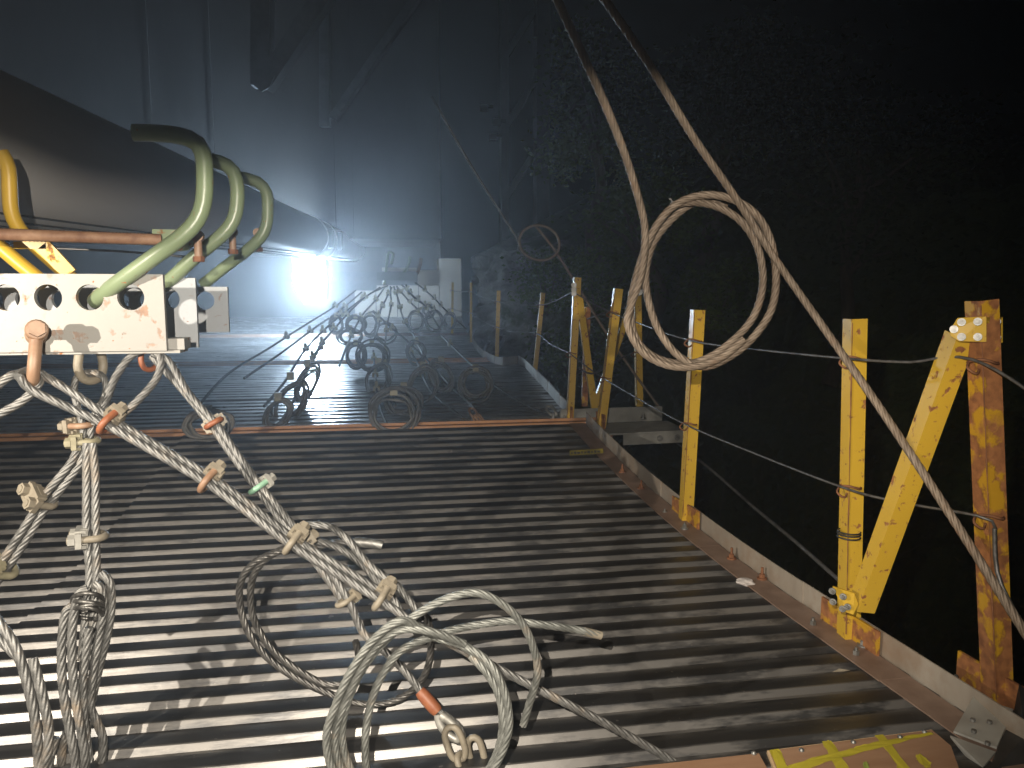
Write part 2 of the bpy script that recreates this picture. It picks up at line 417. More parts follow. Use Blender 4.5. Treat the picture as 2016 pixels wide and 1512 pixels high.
# ------------------------------------------------------------------ hanger plates with holes
def plate_with_holes(name, y, x0, x1, z0, z1, th, holes, hr, mat, parent):
    """vertical plate at y: holes = [(x,z)...]; built as strips around circular holes"""
    bm = bmesh.new()
    hs = sorted(holes)
    def ring(cx, cz, n=28): return [(cx + hr * math.cos(2 * math.pi * k / n), cz + hr * math.sin(2 * math.pi * k / n)) for k in range(n)]
    outer = [(x0, z0), (x1, z0), (x1, z1), (x0, z1)]
    edges = []
    for loop in [outer] + [ring(*h) for h in hs]:
        vs_ = [bm.verts.new((x, y - th / 2, z)) for x, z in loop]
        for i in range(len(vs_)): edges.append(bm.edges.new((vs_[i], vs_[(i + 1) % len(vs_)])))
    res = bmesh.ops.triangle_fill(bm, edges=edges, use_beauty=True)
    faces = [f for f in res['geom'] if isinstance(f, bmesh.types.BMFace)]
    # remove faces that fill a hole
    kill = [f for f in faces if any((f.calc_center_median().x - hx) ** 2 + (f.calc_center_median().z - hz) ** 2 < (hr * .97) ** 2 and
            all((v.co.x - hx) ** 2 + (v.co.z - hz) ** 2 < (hr * 1.02) ** 2 for v in f.verts) for hx, hz in hs)]
    if kill: bmesh.ops.delete(bm, geom=kill, context='FACES_ONLY')
    faces = list(bm.faces)
    ext = bmesh.ops.extrude_face_region(bm, geom=faces)
    bmesh.ops.translate(bm, vec=(0, th, 0), verts=[e for e in ext['geom'] if isinstance(e, bmesh.types.BMVert)])
    bmesh.ops.recalc_face_normals(bm, faces=bm.faces)
    me = bpy.data.meshes.new(name); bm.to_mesh(me); bm.free(); me.materials.append(mat)
    o = bpy.data.objects.new(name, me); COL.objects.link(o)
    o.parent = parent; o.matrix_parent_inverse = Matrix.Translation(-parent.location)
    return o
PY1, PY2, PY3 = 2.20, 2.57, 3.08
TH = .018
def hanger(y, xr, zlo, zhi, label, mat='white'):
    root = empty('hanger_plate', (xr - .6, y, zlo), label, 'plate', 'drilled hanger plates')
    xs = [xr - .083 - .101 * k for k in range(12)]
    hl = [(x, zlo + (zhi - zlo) * .70) for x in xs]
    hl += [(xr - .44, zlo + .055), (xr - .75, zlo + .055), (xr - 1.05, zlo + .055)]
    plate_with_holes('plate', y, xr - 1.5, xr, zlo, zhi, TH, hl, .034, M[mat], root)
    return root
c1 = Py(322, 540, PY1); c2 = Py(324, 690, PY1)
ZLO, ZHI, XR1 = c2.z, c1.z, c1.x
h1 = hanger(PY1, XR1, ZLO, ZHI, 'nearest white drilled hanger plate, lit by the lamp, chipped paint')
h2 = hanger(PY2, Py(388, 600, PY2).x, Py(388, 684, PY2).z, Py(388, 560, PY2).z + .02, 'second drilled hanger plate, close behind the nearest one', 'white_side')
h3 = hanger(PY3, Py(450, 600, PY3).x, Py(450, 654, PY3).z, Py(450, 575, PY3).z + .02, 'third drilled hanger plate, deepest of the near group', 'white_side')
# small lip on the lower edge of the first plate
mb = MB(); mb.box((XR1 - .75, PY1 + .05, ZLO - .004), (1.56, .085, .008)); mb.box((XR1 + .015, PY1 + .05, ZLO + .016), (.05, .07, .03)); put(mb, 'bottom_lip', M['white'], h1)

# ------------------------------------------------------------------ bent hook pipes over the cable
def pipe(name, pts, r, mat, label, cat='pipe', group=None, step=.025):
    o = MB(); o.tube(spline(pts, step), r, 16)
    ob = o.build(name, mat); return tag(ob, label, cat, group)
def hook_pts(px, y, kk):
    return [Py(a, b, y + c) for a, b, c in px]
G1 = [(188, 592, .06), (215, 570, .0), (300, 508, -.05), (355, 468, -.06), (386, 436, -.06), (401, 396, -.06), (403, 340, -.06), (400, 305, -.06), (386, 280, -.06), (352, 267, -.06), (305, 262, -.06), (262, 261, -.06)]
pipe('hook_pipe', [Py(a, b, PY1 + c) for a, b, c in G1], .0215, M['green'], 'nearest green bent hook pipe running out of a white plate hole', 'pipe', 'green hook pipes')
G2 = [(300, 582, .04), (330, 556, 0), (385, 505, -.04), (438, 462, -.05), (460, 432, -.05), (467, 398, -.05), (466, 360, -.05), (455, 332, -.05), (425, 317, -.05), (392, 314, -.05)]
pipe('hook_pipe', [Py(a, b, PY2 + c) for a, b, c in G2], .0215, M['green'], 'green hook pipe behind the nearest one, half hidden', 'pipe', 'green hook pipes')
G3 = [(400, 560, .04), (440, 528, 0), (490, 490, -.04), (517, 462, -.05), (526, 436, -.05), (527, 405, -.05), (525, 380, -.05), (510, 360, -.05), (480, 350, -.05), (455, 348, -.05)]
pipe('hook_pipe', [Py(a, b, PY3 + c) for a, b, c in G3], .0215, M['green'], 'third hook pipe, smallest of the green ones, near the bright cable end', 'pipe', 'green hook pipes')
Y1 = [(2, 300, .1), (16, 330, .1), (19, 380, .1), (22, 415, .1), (36, 448, .1), (72, 487, .1), (150, 556, .1)]
pipe('hook_pipe', [Py(a, b, 2.5 + c) for a, b, c in Y1], .0215, M['yellow'], 'yellow bent hook pipe dropping behind the rusty rod', 'pipe', 'yellow hook pipes')
Y2 = [(-80, 400, .1), (-60, 440, .1), (-10, 478, .1), (40, 520, .1), (90, 560, .1)]
pipe('hook_pipe', [Py(a, b, 2.42 + c) for a, b, c in Y2], .0215, M['yellow'], 'yellow hook pipe at the left frame edge, lower of two', 'pipe', 'yellow hook pipes')
mb = MB(); a_, b_ = Py(28, 483, 2.58), Py(92, 483, 2.58)
mb.bar(a_, b_, .012, .022); mb.bar(b_ + V((-.01, 0, .0)), Py(138, 540, 2.58), .012, .045)
tag(mb.build('brace_bar', M['yellow']), 'flat yellow bar with a turned-down leg beside the yellow pipe', 'bar')
# threaded rod, gusset, clamps
def threaded(pts, r):
    mb = MB(); L = (pts[1] - pts[0]).length; n = int(L / .0045); prt = [pts[0].lerp(pts[1], k / n) for k in range(n + 1)]
    mb.tube(prt, [r * (1.0 if k % 2 else .93) for k in range(n + 1)], 12); return mb
tag(threaded([Py(-90, 458, 2.22), Py(318, 472, 2.32)], .0165).build('threaded_rod', M['rod']), 'rusty horizontal threaded rod ending at a green gusset', 'rod')
gs = empty('gusset_plate', Py(345, 480, 2.4), 'small green gusset plate between the hook pipes', 'gusset')
mb = MB(); mb.prism([Py(299, 451, 2.36), Py(350, 452, 2.36), Py(390, 470, 2.36), Py(372, 490, 2.36), Py(301, 484, 2.36)], (0, 0, 0), (0, .012, 0)); put(mb, 'gusset_body', M['green'], gs)
mb = MB(); mb.bar(Py(300, 496, 2.36), Py(372, 488, 2.36), .012, .012); put(mb, 'gusset_edge', M['green'], gs)
for k, (px, py, y, lab) in enumerate(((390, 485, 2.30, 'rusty clamp bolt on the nearest green pipe'), (458, 474, 2.66, 'rusty clamp bolt on the second green pipe'), (508, 473, 3.1, 'rusty clamp bolt on the third, smallest pipe'))):
    c = Py(px, py, y); e = empty('clamp_bolt', c, lab, 'bolt', 'rusty clamp bolts'); s = .8
    mb = MB(); mb.cyl(c + V((0, 0, .028)), c - V((0, 0, .028)), .014 * s); put(mb, 'shank', M['rust_smooth'], e)
    mb = MB(); mb.tube([c + V((0, -.012, .028)), c + V((0, .012, .028))], .021 * s, 12); put(mb, 'eye', M['rust_smooth'], e)
    mb = MB(); mb.cyl(c - V((0, 0, .028)), c - V((0, 0, .043)), .02 * s, 6, False); put(mb, 'nut', M['rust'], e)
tag((lambda m: (m.tube(spline([Py(108, 489, 2.9), Py(220, 494, 2.9), Py(300, 500, 2.9), Py(372, 506, 2.9)], .05), .004, 6), m)[1])(MB()).build('tie_wire', M['wire']), 'thin pale wire stretched below the rusty rod', 'wire')

# ------------------------------------------------------------------ shackles
def shackle(c, lean, size, label, mat, roll=0):
    """bow shackle: pin across at c, bow hanging down; lean = vector towards which the bow swings"""
    e = empty('shackle', c, label, 'shackle', 'shackles under the hanger plates')
    dn = (V((0, 0, -1)) + V(lean)).normalized(); ax = V((math.cos(roll), math.sin(roll), 0)); ax = (ax - dn * ax.dot(dn)).normalized()
    s = size; r = s * .155
    pts = [c + ax * (-.42 * s), c + ax * (-.43 * s) + dn * (.35 * s), c + ax * (-.50 * s) + dn * (.80 * s), c + ax * (-.36 * s) + dn * (1.18 * s), c + dn * (1.32 * s),
           c + ax * (.36 * s) + dn * (1.18 * s), c + ax * (.50 * s) + dn * (.80 * s), c + ax * (.43 * s) + dn * (.35 * s), c + ax * (.42 * s)]
    mb = MB(); mb.tube(spline(pts, s * .09), r, 14)
    put(mb, 'bow', mat, e)
    for sg in (-1, 1):
        mb = MB(); p = c + ax * (.42 * s * sg); mb.tube([p - ax * r * 1.1, p - ax * r * .8, p + ax * r * .8, p + ax * r * 1.1], [r * 1.5, r * 1.75, r * 1.75, r * 1.5], 16); put(mb, 'ear', mat, e)
    mb = MB(); mb.cyl(c - ax * s * .75, c + ax * s * .62, r * .85, 14); put(mb, 'pin', M['rust_smooth'], e)
    mb = MB(); mb.cyl(c - ax * s * .80, c - ax * s * .62, r * 1.35, 6, False); put(mb, 'pin_nut', M['rust_smooth'], e)
    return e
sh1 = Py(72, 655, PY1 - .055)
shackle(sh1, (-.05, -.22, 0), .098, 'large rusty shackle standing out in front of the white plate', M['rust_smooth'], R(112))
sh2 = Py(176, 676, PY1 + .06)
shackle(sh2, (0, 0, 0), .078, 'tan shackle hanging straight down behind the white plate', M['clip_tan'], R(58))
sh3 = Py(290, 682, PY1 + .10)
shackle(sh3, (.08, 0, 0), .05, 'rust red shackle at the right end of the white plate', M['clip_red'], R(50))

# ------------------------------------------------------------------ wire ropes near the camera
def ropeobj(name, ctrl, r, mat, label, cat='wire rope', group=None, fine=True):
    mb = MB(); rope_into(mb, ctrl, r, fine); o = mb.build(name, M[mat]); return tag(o, label, cat, group)
def PP(lst): return [P(a, b, d) for a, b, d in lst]
RA = .0110
# rope A : eye round the big shackle, doubled, clipped four times
A_live = PP([(38, 742, 1.90), (62, 768, 1.91), (130, 800, 1.93), (215, 840, 1.94), (310, 893, 1.94), (410, 953, 1.93), (490, 1010, 1.92), (575, 1074, 1.91), (665, 1130, 1.90), (752, 1184, 1.885), (830, 1235, 1.87), (930, 1290, 1.86), (1050, 1352, 1.86), (1180, 1418, 1.86), (1300, 1484, 1.865), (1400, 1545, 1.87)])
A_dead = PP([(752, 1166, 1.91), (665, 1113, 1.925), (575, 1058, 1.935), (490, 993, 1.945), (410, 936, 1.955), (310, 878, 1.965), (215, 822, 1.965), (150, 778, 1.96), (98, 746, 1.955), (66, 730, 1.95), (42, 734, 1.92), (36, 742, 1.90)])
e = empty('wire_rope', A_live[8], 'long doubled wire rope slanting from the big shackle to the bottom centre', 'wire rope', 'clipped suspension ropes')
mb = MB(); rope_into(mb, A_live, RA); put(mb, 'live_line', M['rope'], e)
mb = MB(); rope_into(mb, A_dead, RA); put(mb, 'dead_end', M['rope'], e)
ropeobj('wire_rope', PP([(-40, 790, 1.90), (0, 755, 1.90), (26, 738, 1.91), (55, 738, 1.955), (78, 752, 1.94), (40, 792, 1.92), (-40, 835, 1.90)]), RA, 'rope', 'rope eye round the big shackle that leaves the frame on the left', group='clipped suspension ropes')
# rope B : eye under the right shackle
B_live = PP([(300, 696, 2.10), (333, 712, 2.10), (372, 775, 2.08), (428, 838, 2.06), (470, 898, 2.04), (517, 962, 2.02), (560, 1015, 2.0), (606, 1068, 1.985), (645, 1118, 1.97), (688, 1186, 1.95), (715, 1245, 1.94), (760, 1285, 1.92), (800, 1325, 1.905), (838, 1372, 1.89)])
B_dead = PP([(672, 1178, 1.97), (632, 1122, 1.985), (590, 1066, 2.0), (545, 1012, 2.015), (503, 958, 2.035), (455, 893, 2.055), (412, 832, 2.075), (360, 768, 2.10), (318, 722, 2.12), (298, 700, 2.125)])
e = empty('wire_rope', B_live[6], 'doubled wire rope right of the long one, ending in the orange sleeve', 'wire rope', 'clipped suspension ropes')
mb = MB(); rope_into(mb, B_live, RA * .96); put(mb, 'live_line', M['rope'], e)
mb = MB(); rope_into(mb, B_dead, RA * .96); put(mb, 'dead_end', M['rope'], e)
# eye between the plate and the first clip (teardrop)
ropeobj('wire_rope', PP([(186, 838, 2.0), (205, 800, 2.02), (228, 742, 2.06), (262, 698, 2.09), (298, 690, 2.10), (316, 706, 2.09), (308, 745, 2.07), (270, 790, 2.03), (222, 832, 2.0)]), RA * .95, 'rope', 'teardrop rope eye between the tan and the red shackle', group='clipped suspension ropes')
# ropes C : eye of the tan shackle and two doubled legs going down left
RC = .0105
ropeobj('wire_rope', PP([(165, 862, 2.05), (158, 818, 2.06), (146, 775, 2.07), (152, 742, 2.08), (176, 733, 2.09), (203, 742, 2.08), (208, 775, 2.07), (186, 818, 2.06), (176, 862, 2.05)]), RA * .85, 'rope', 'rope eye hanging in the tan shackle', group='clipped suspension ropes')
ropeobj('wire_rope', PP([(158, 868, 2.03), (140, 910, 2.02), (98, 962, 2.0), (72, 1000, 1.99), (40, 1050, 1.98), (-10, 1125, 1.97), (-60, 1190, 1.96)]), RC, 'rope', 'upper strand of the pair slanting out at the left edge', group='left slanting ropes')
ropeobj('wire_rope', PP([(166, 872, 2.04), (156, 915, 2.03), (116, 968, 2.01), (86, 1006, 2.0), (56, 1056, 1.99), (8, 1128, 1.98), (-50, 1200, 1.97)]), RC, 'rope', 'lower strand of the pair slanting out at the left edge', group='left slanting ropes')
ropeobj('wire_rope', PP([(170, 872, 2.02), (170, 940, 2.01), (170, 1040, 1.99), (176, 1130, 1.97), (170, 1200, 1.95), (160, 1300, 1.93)]), RC, 'rope', 'left strand of the upright pair under the tan shackle', group='upright ropes')
ropeobj('wire_rope', PP([(182, 872, 2.02), (188, 940, 2.01), (188, 1040, 1.99), (190, 1130, 1.97), (186, 1200, 1.95), (178, 1300, 1.93)]), RC, 'rope', 'right strand of the upright pair under the tan shackle', group='upright ropes')
# hanging bundle, coil seen edge on
RB = .0108
bundle = empty('rope_coil', P(170, 1500, 1.85), 'narrow hanging rope coil seen edge-on at the lower left', 'rope coil')
for pts in ([(198, 1128, 1.88), (215, 1145, 1.88), (219, 1185, 1.88), (213, 1240, 1.87), (196, 1310, 1.86), (182, 1372, 1.85), (172, 1420, 1.84), (165, 1530, 1.82)],
            [(186, 1150, 1.86), (199, 1160, 1.86), (204, 1200, 1.86), (192, 1270, 1.85), (183, 1330, 1.84), (178, 1390, 1.83), (190, 1420, 1.83), (203, 1460, 1.83), (196, 1530, 1.82)],
            [(172, 1158, 1.84), (154, 1172, 1.83), (143, 1230, 1.82), (142, 1300, 1.81), (148, 1370, 1.8), (160, 1440, 1.79), (168, 1500, 1.79), (160, 1560, 1.79)],
            [(150, 1190, 1.85), (130, 1205, 1.84), (122, 1260, 1.83), (122, 1330, 1.82), (130, 1400, 1.81), (142, 1460, 1.80), (152, 1530, 1.80)],
            [(176, 1235, 1.84), (168, 1290, 1.83), (163, 1350, 1.82), (166, 1420, 1.81), (176, 1500, 1.80)],
            [(132, 1440, 1.84), (122, 1475, 1.84), (120, 1540, 1.84)]):
    mb = MB(); rope_into(mb, PP(pts), RB); put(mb, 'rope_turn', M['rope'], bundle)
mb = MB(); mb.tube(spline([P(172 + 30 * math.cos(t), 1180 + 7 * math.sin(t) + 9 * q + 5 * math.sin(q * 2.3 + t), 1.85 + .05 * math.sin(t)) for q in range(4) for t in np.linspace(0, 6.28, 10)], .01), .0055, 8); put(mb, 'binding', M['rope_dark'], bundle)
bundle2 = empty('rope_coil', P(80, 1500, 1.85), 'rope bundle slipping down at the far lower left corner', 'rope coil')
for pts in ([(-40, 1170, 1.84), (0, 1228, 1.83), (28, 1268, 1.82), (48, 1325, 1.81), (62, 1380, 1.80), (72, 1440, 1.79), (78, 1530, 1.78)],
            [(-40, 1225, 1.85), (0, 1258, 1.84), (26, 1284, 1.83), (40, 1300, 1.83), (60, 1350, 1.82), (70, 1400, 1.82)],
            [(64, 1296, 1.82), (76, 1340, 1.81), (88, 1390, 1.80), (96, 1440, 1.79), (92, 1490, 1.78), (70, 1560, 1.78)],
            [(108, 1452, 1.80), (98, 1490, 1.79), (90, 1550, 1.78)]):
    mb = MB(); rope_into(mb, PP(pts), RB * 1.1); put(mb, 'rope_turn', M['rope'], bundle2)
# dark oiled ring hanging behind
ring = empty('rope_coil', P(640, 1360, 2.1), 'dark oily rope ring hanging behind the bright coil', 'rope coil')
for off, pts in ((0, [(600, 1062, 2.0), (556, 1082, 2.03), (505, 1105, 2.06), (476, 1140, 2.08), (472, 1185, 2.1), (487, 1240, 2.1), (522, 1290, 2.1), (575, 1330, 2.1), (640, 1362, 2.1), (700, 1383, 2.08), (760, 1384, 2.05), (808, 1362, 2.03), (838, 1325, 2.0), (848, 1280, 1.98), (846, 1235, 1.97), (830, 1200, 1.96)]),
                 (1, [(590, 1070, 2.02), (535, 1092, 2.05), (503, 1125, 2.07), (493, 1170, 2.09), (502, 1225, 2.1), (535, 1278, 2.1), (585, 1318, 2.1), (640, 1346, 2.1), (690, 1340, 2.09), (706, 1300, 2.07), (700, 1262, 2.05)])):
    mb = MB(); rope_into(mb, PP(pts), RA * .93); put(mb, 'rope_turn', M['rope_dark'] if off == 1 else M['rope_dark'], ring)
# loose dead ends above the coil
ropeobj('wire_rope', PP([(594, 1034, 2.02), (645, 1036, 2.02), (682, 1060, 2.0), (716, 1100, 1.98), (748, 1130, 1.96), (778, 1150, 1.95), (808, 1185, 1.93), (830, 1222, 1.92)]), RA * .95, 'rope', 'arched rope end right of the third clip', group='loose rope ends')
ropeobj('wire_rope', PP([(612, 1062, 2.04), (660, 1076, 2.03), (705, 1104, 2.02), (740, 1140, 2.0), (775, 1180, 1.99), (800, 1230, 1.97)]), RA * .95, 'rope', 'short rope run just under the arched end', group='loose rope ends')
stub = empty('wire_rope', P(720, 1072, 2.06), 'rope stub with a silver taped tip beside the third clip', 'wire rope', 'loose rope ends')
mb = MB(); rope_into(mb, PP([(620, 1078, 2.07), (660, 1068, 2.06), (705, 1067, 2.05)]), RA * .9); put(mb, 'rope', M['rope'], stub)
mb = MB(); mb.tube(spline(PP([(698, 1067, 2.05), (725, 1069, 2.05), (745, 1072, 2.05), (753, 1074, 2.05)]), .006), .0135, 12); put(mb, 'taped_tip', M['steel'], stub)
# big bright coil at bottom centre
coil = empty('rope_coil', P(830, 1510, 1.72), 'big bright coil of galvanised rope at the bottom centre', 'rope coil')
main = [(1030, 1428, 1.78), (1042, 1385, 1.77), (1058, 1325, 1.75), (1050, 1275, 1.74), (1028, 1228, 1.73), (990, 1190, 1.72), (942, 1168, 1.71), (890, 1175, 1.70), (828, 1205, 1.69), (765, 1255, 1.68), (715, 1315, 1.67), (685, 1380, 1.66), (673, 1440, 1.66), (684, 1500, 1.66), (722, 1562, 1.66), (800, 1592, 1.66), (890, 1575, 1.67), (952, 1528, 1.68), (984, 1465, 1.69), (988, 1395, 1.70), (970, 1328, 1.71), (932, 1286, 1.715), (882, 1256, 1.71), (838, 1243, 1.69),
        (790, 1222, 1.655), (737, 1258, 1.65), (692, 1320, 1.64), (660, 1390, 1.64), (643, 1450, 1.64), (655, 1515, 1.64), (702, 1575, 1.645), (800, 1605, 1.65), (900, 1582, 1.655), (965, 1522, 1.66), (1000, 1445, 1.665), (996, 1372, 1.675), (965, 1308, 1.69), (915, 1272, 1.71), (868, 1258, 1.73), (838, 1250, 1.76)]
mb = MB(); rope_into(mb, PP(main), .0097); put(mb, 'rope_turn', M['rope_green'], coil)
mb = MB(); rope_into(mb, PP([(915, 1268, 1.70), (850, 1244, 1.675), (790, 1240, 1.665), (742, 1272, 1.66), (702, 1332, 1.655), (672, 1402, 1.65), (659, 1458, 1.65), (671, 1512, 1.65), (714, 1568, 1.65), (800, 1598, 1.655), (895, 1578, 1.66), (958, 1526, 1.67), (990, 1455, 1.68), (985, 1380, 1.69), (962, 1330, 1.70), (925, 1290, 1.715)]), .0095); put(mb, 'rope_turn', M['rope_green'], coil)
inner = [(845, 1256, 1.745), (800, 1274, 1.72), (768, 1304, 1.71), (740, 1355, 1.70), (724, 1412, 1.69), (719, 1475, 1.69), (728, 1540, 1.69), (770, 1600, 1.69)]
mb = MB(); rope_into(mb, PP([(1180, 1250, 1.84), (1130, 1239, 1.82), (1060, 1229, 1.80), (1000, 1223, 1.79), (930, 1232, 1.77), (880, 1243, 1.755)] + inner), .0096); tail = put(mb, 'rope_tail', M['rope_green'], coil)
mb = MB(); mb.tube(spline(PP([(1150, 1243, 1.83), (1168, 1247, 1.836), (1184, 1251, 1.842)]), .006), [.0136, .0145, .014, .0138, .013, .012][:len(spline(PP([(1150, 1243, 1.83), (1168, 1247, 1.836), (1184, 1251, 1.842)]), .006))], 12) if False else mb.cyl(P(1150, 1243, 1.83), P(1183, 1251, 1.842), .0108); put(mb, 'seized_tip', M['clip_tan'], coil)
# orange sleeve, thimble and chain
s0, s1 = P(826, 1360, 1.895), P(862, 1402, 1.875)
sl = empty('swaged_eye', s1, 'orange red sleeve with thimble eye hooked to a chain at bottom', 'rope fitting')
mb = MB(); pts = [s0.lerp(s1, k / 6) for k in range(7)]; mb.tube(pts, [.014, .0165, .017, .017, .017, .0165, .014], 18); put(mb, 'sleeve', M['clip_red'], sl)
mb = MB(); rope_into(mb, PP([(860, 1398, 1.876), (885, 1412, 1.865), (908, 1436, 1.855), (912, 1455, 1.852), (900, 1460, 1.855), (878, 1440, 1.865), (864, 1410, 1.876)]), RA * .62); put(mb, 'eye_rope', M['rope'], sl)
mb = MB(); mb.tube(spline(PP([(862, 1406, 1.868), (866, 1425, 1.862), (882, 1446, 1.855), (902, 1456, 1.848), (905, 1444, 1.846), (890, 1424, 1.852), (868, 1408, 1.862)]), .008), .0105, 12); put(mb, 'thimble', M['bracket'], sl)
ch = empty('chain', P(915, 1500, 1.82), 'short tan chain running off the bottom below the sleeve', 'chain')
def link(a, b, wid, r, side):
    d = (b - a).normalized(); s = (side - d * side.dot(d)).normalized(); L = (b - a).length; pts = []
    for k in range(16):
        t = 2 * math.pi * k / 16; ct = math.cos(t)
        pts.append(a + d * (L / 2 + (L / 2) * (abs(ct) ** .6) * (1 if ct > 0 else -1)) + s * wid * math.sin(t))
    mb = MB(); mb.tube(spline(pts, .008, True), r, 10, False, True, True); return mb
cp = PP([(887, 1438, 1.84), (905, 1490, 1.83), (922, 1530, 1.82), (935, 1580, 1.80)])
for k in range(3):
    sd = RT if k % 2 == 0 else (HF + V((0, 0, .6)))
    a_, b_ = cp[k], cp[k + 1]; ex = (b_ - a_) * .12
    put(link(a_ - ex, b_ + ex, .021, .0085, sd), 'link', M['clip_tan'], ch)
put(link(P(930, 1452, 1.85), P(945, 1515, 1.84), .018, .009, RT), 'link', M['clip_tan'], ch)

# ------------------------------------------------------------------ wire rope clips
def clip(c, axis, side, r, mats, label, group='wire rope clips'):
    """u-bolt clip: axis = along the rope, side = direction in which the nuts point"""
    e = empty('rope_clip', c, label, 'rope clip', group)
    ax = V(axis).normalized(); s = V(side); s = (s - ax * s.dot(ax)).normalized(); t = ax.cross(s)
    ub, sd = mats; r = r * 1.45
    pts = [c + s * (3.0 * r) + t * (1.55 * r)] + [c + t * (1.55 * r * math.cos(a)) - s * (1.5 * r * math.sin(a) + .55 * r) for a in np.linspace(0, math.pi, 9)] + [c + s * (3.0 * r) - t * (1.55 * r)]
    mb = MB(); mb.tube(spline(pts, r * .4), r * .56, 10); put(mb, 'u_bolt', M[ub], e)
    rot = Matrix((ax, t, s)).transposed()
    mb = MB(); mb.box(c + s * (1.45 * r), (2.3 * r, 4.6 * r, .85 * r), rot); mb.box(c + s * (.75 * r), (2.9 * r, 2.0 * r, 1.0 * r), rot)
    for q in (-1, 1): mb.box(c + s * (1.2 * r) + ax * (1.15 * r * q), (.5 * r, 3.2 * r, 1.5 * r), rot)
    sdl = put(mb, 'saddle', M[sd], e)
    for q in (-1, 1):
        p = c + s * (1.9 * r) + t * (1.55 * r * q)
        mb = MB(); mb.cyl(p, p + s * (.95 * r), .95 * r, 6, False); put(mb, 'nut', M[sd], e)
    return e
def along(pa, pb): return (pb - pa)
tocam = -HF
clipdefs = [
 ((215, 830, 1.95), (185, 128, 0), (.35, .9, .5), RA, ('clip_red', 'clip_tan'), 'red u-bolt clip, topmost on the long doubled rope'),
 ((411, 945, 1.945), (185, 122, 0), (.3, .9, .6), RA, ('rust_smooth', 'clip_tan'), 'rusty clip, second down on the long doubled rope'),
 ((577, 1066, 1.92), (175, 118, 0), (.3, .9, .6), RA, ('clip_tan', 'clip_tan'), 'tan clip, third down where the ropes cross'),
 ((751, 1175, 1.90), (175, 108, 0), (.3, .9, .6), RA, ('clip_tan', 'clip_tan'), 'tan clip, lowest on the long doubled rope'),
 ((421, 833, 2.065), (85, 130, 0), (-.6, .7, .5), RA * .85, ('clip_red', 'clip_tan'), 'clip with pale nuts, topmost on the right rope'),
 ((511, 957, 2.03), (92, 126, 0), (.5, .8, .6), RA * .85, ('clip_green', 'bracket'), 'clip with a green u-bolt on the right rope'),
 ((600, 1064, 1.99), (80, 120, 0), (.9, .5, .6), RA * .8, ('clip_tan', 'clip_tan'), 'small tan clip on the right rope beside the crossing'),
 ((682, 1180, 1.965), (70, 120, 0), (.5, .8, .5), RA * .85, ('clip_tan', 'clip_tan'), 'tan clip, lowest on the right rope'),
 ((168, 868, 2.045), (5, 90, 0), (-.9, -.3, .3), RA * .95, ('clip_olive', 'clip_olive'), 'olive clip under the tan shackle eye'),
 ((82, 982, 2.0), (-90, 110, 0), (-.5, -.8, .3), RC * 1.15, ('clip_tan', 'clip_tan'), 'tan clip with two open nuts on the left slanting pair'),
 ((178, 1056, 1.99), (3, 110, 0), (-.9, -.4, .2), RC * 1.15, ('clip_tan', 'bracket'), 'grey clip on the upright pair of ropes'),
 ((2, 1118, 1.975), (-90, 110, 0), (-.5, -.8, .3), RC * 1.2, ('clip_olive', 'clip_olive'), 'olive clip cut by the left frame edge'),
 ((160, 836, 2.06), (10, 90, 0), (-.9, .2, .3), RC, ('rust_smooth', 'clip_tan'), 'small tan clip just above the olive clip'),
]
for (px, py, d), (ax_, ay_, _), sd_, r_, mt_, lb_ in clipdefs:
    c = P(px, py, d); axis = P(px + ax_, py + ay_, d) - c
    side = RT * sd_[0] + HF * sd_[1] + V((0, 0, sd_[2]))
    clip(c, axis, side, r_, mt_, lb_)
mb = MB(); a_ = P(205, 838, 1.95)

# ------------------------------------------------------------------ railing
def angle_bar(mb, a, b, leg, th, apex):      # L-section from a to b, apex = direction of the ridge
    a, b = V(a), V(b); z = (b - a).normalized(); ap = V(apex); ap = (ap - z * ap.dot(z)).normalized(); s = z.cross(ap)
    d1 = (-ap + s).normalized(); d2 = (-ap - s).normalized()
    sec = [V((0, 0, 0)), d1 * leg, d1 * leg + d2 * th, (d1 + d2) * th, d2 * leg + d1 * th, d2 * leg]
    mb.prism([a + ap * leg * .35 + q for q in sec], (0, 0, 0), b - a)
def hexbolt(mb, p, ax, r, h, washer=True):
    ax = V(ax).normalized()
    if washer: mb.cyl(p, p + ax * h * .3, r * 1.7, 14)
    mb.cyl(p + ax * h * .3, p + ax * h, r, 6, False); mb.cyl(p + ax * h, p + ax * h * 1.5, r * .5, 8)
POSTS = {}
INW = V((-.75, -.65, 0)).normalized()        # ridge of the angle irons faces the walkway
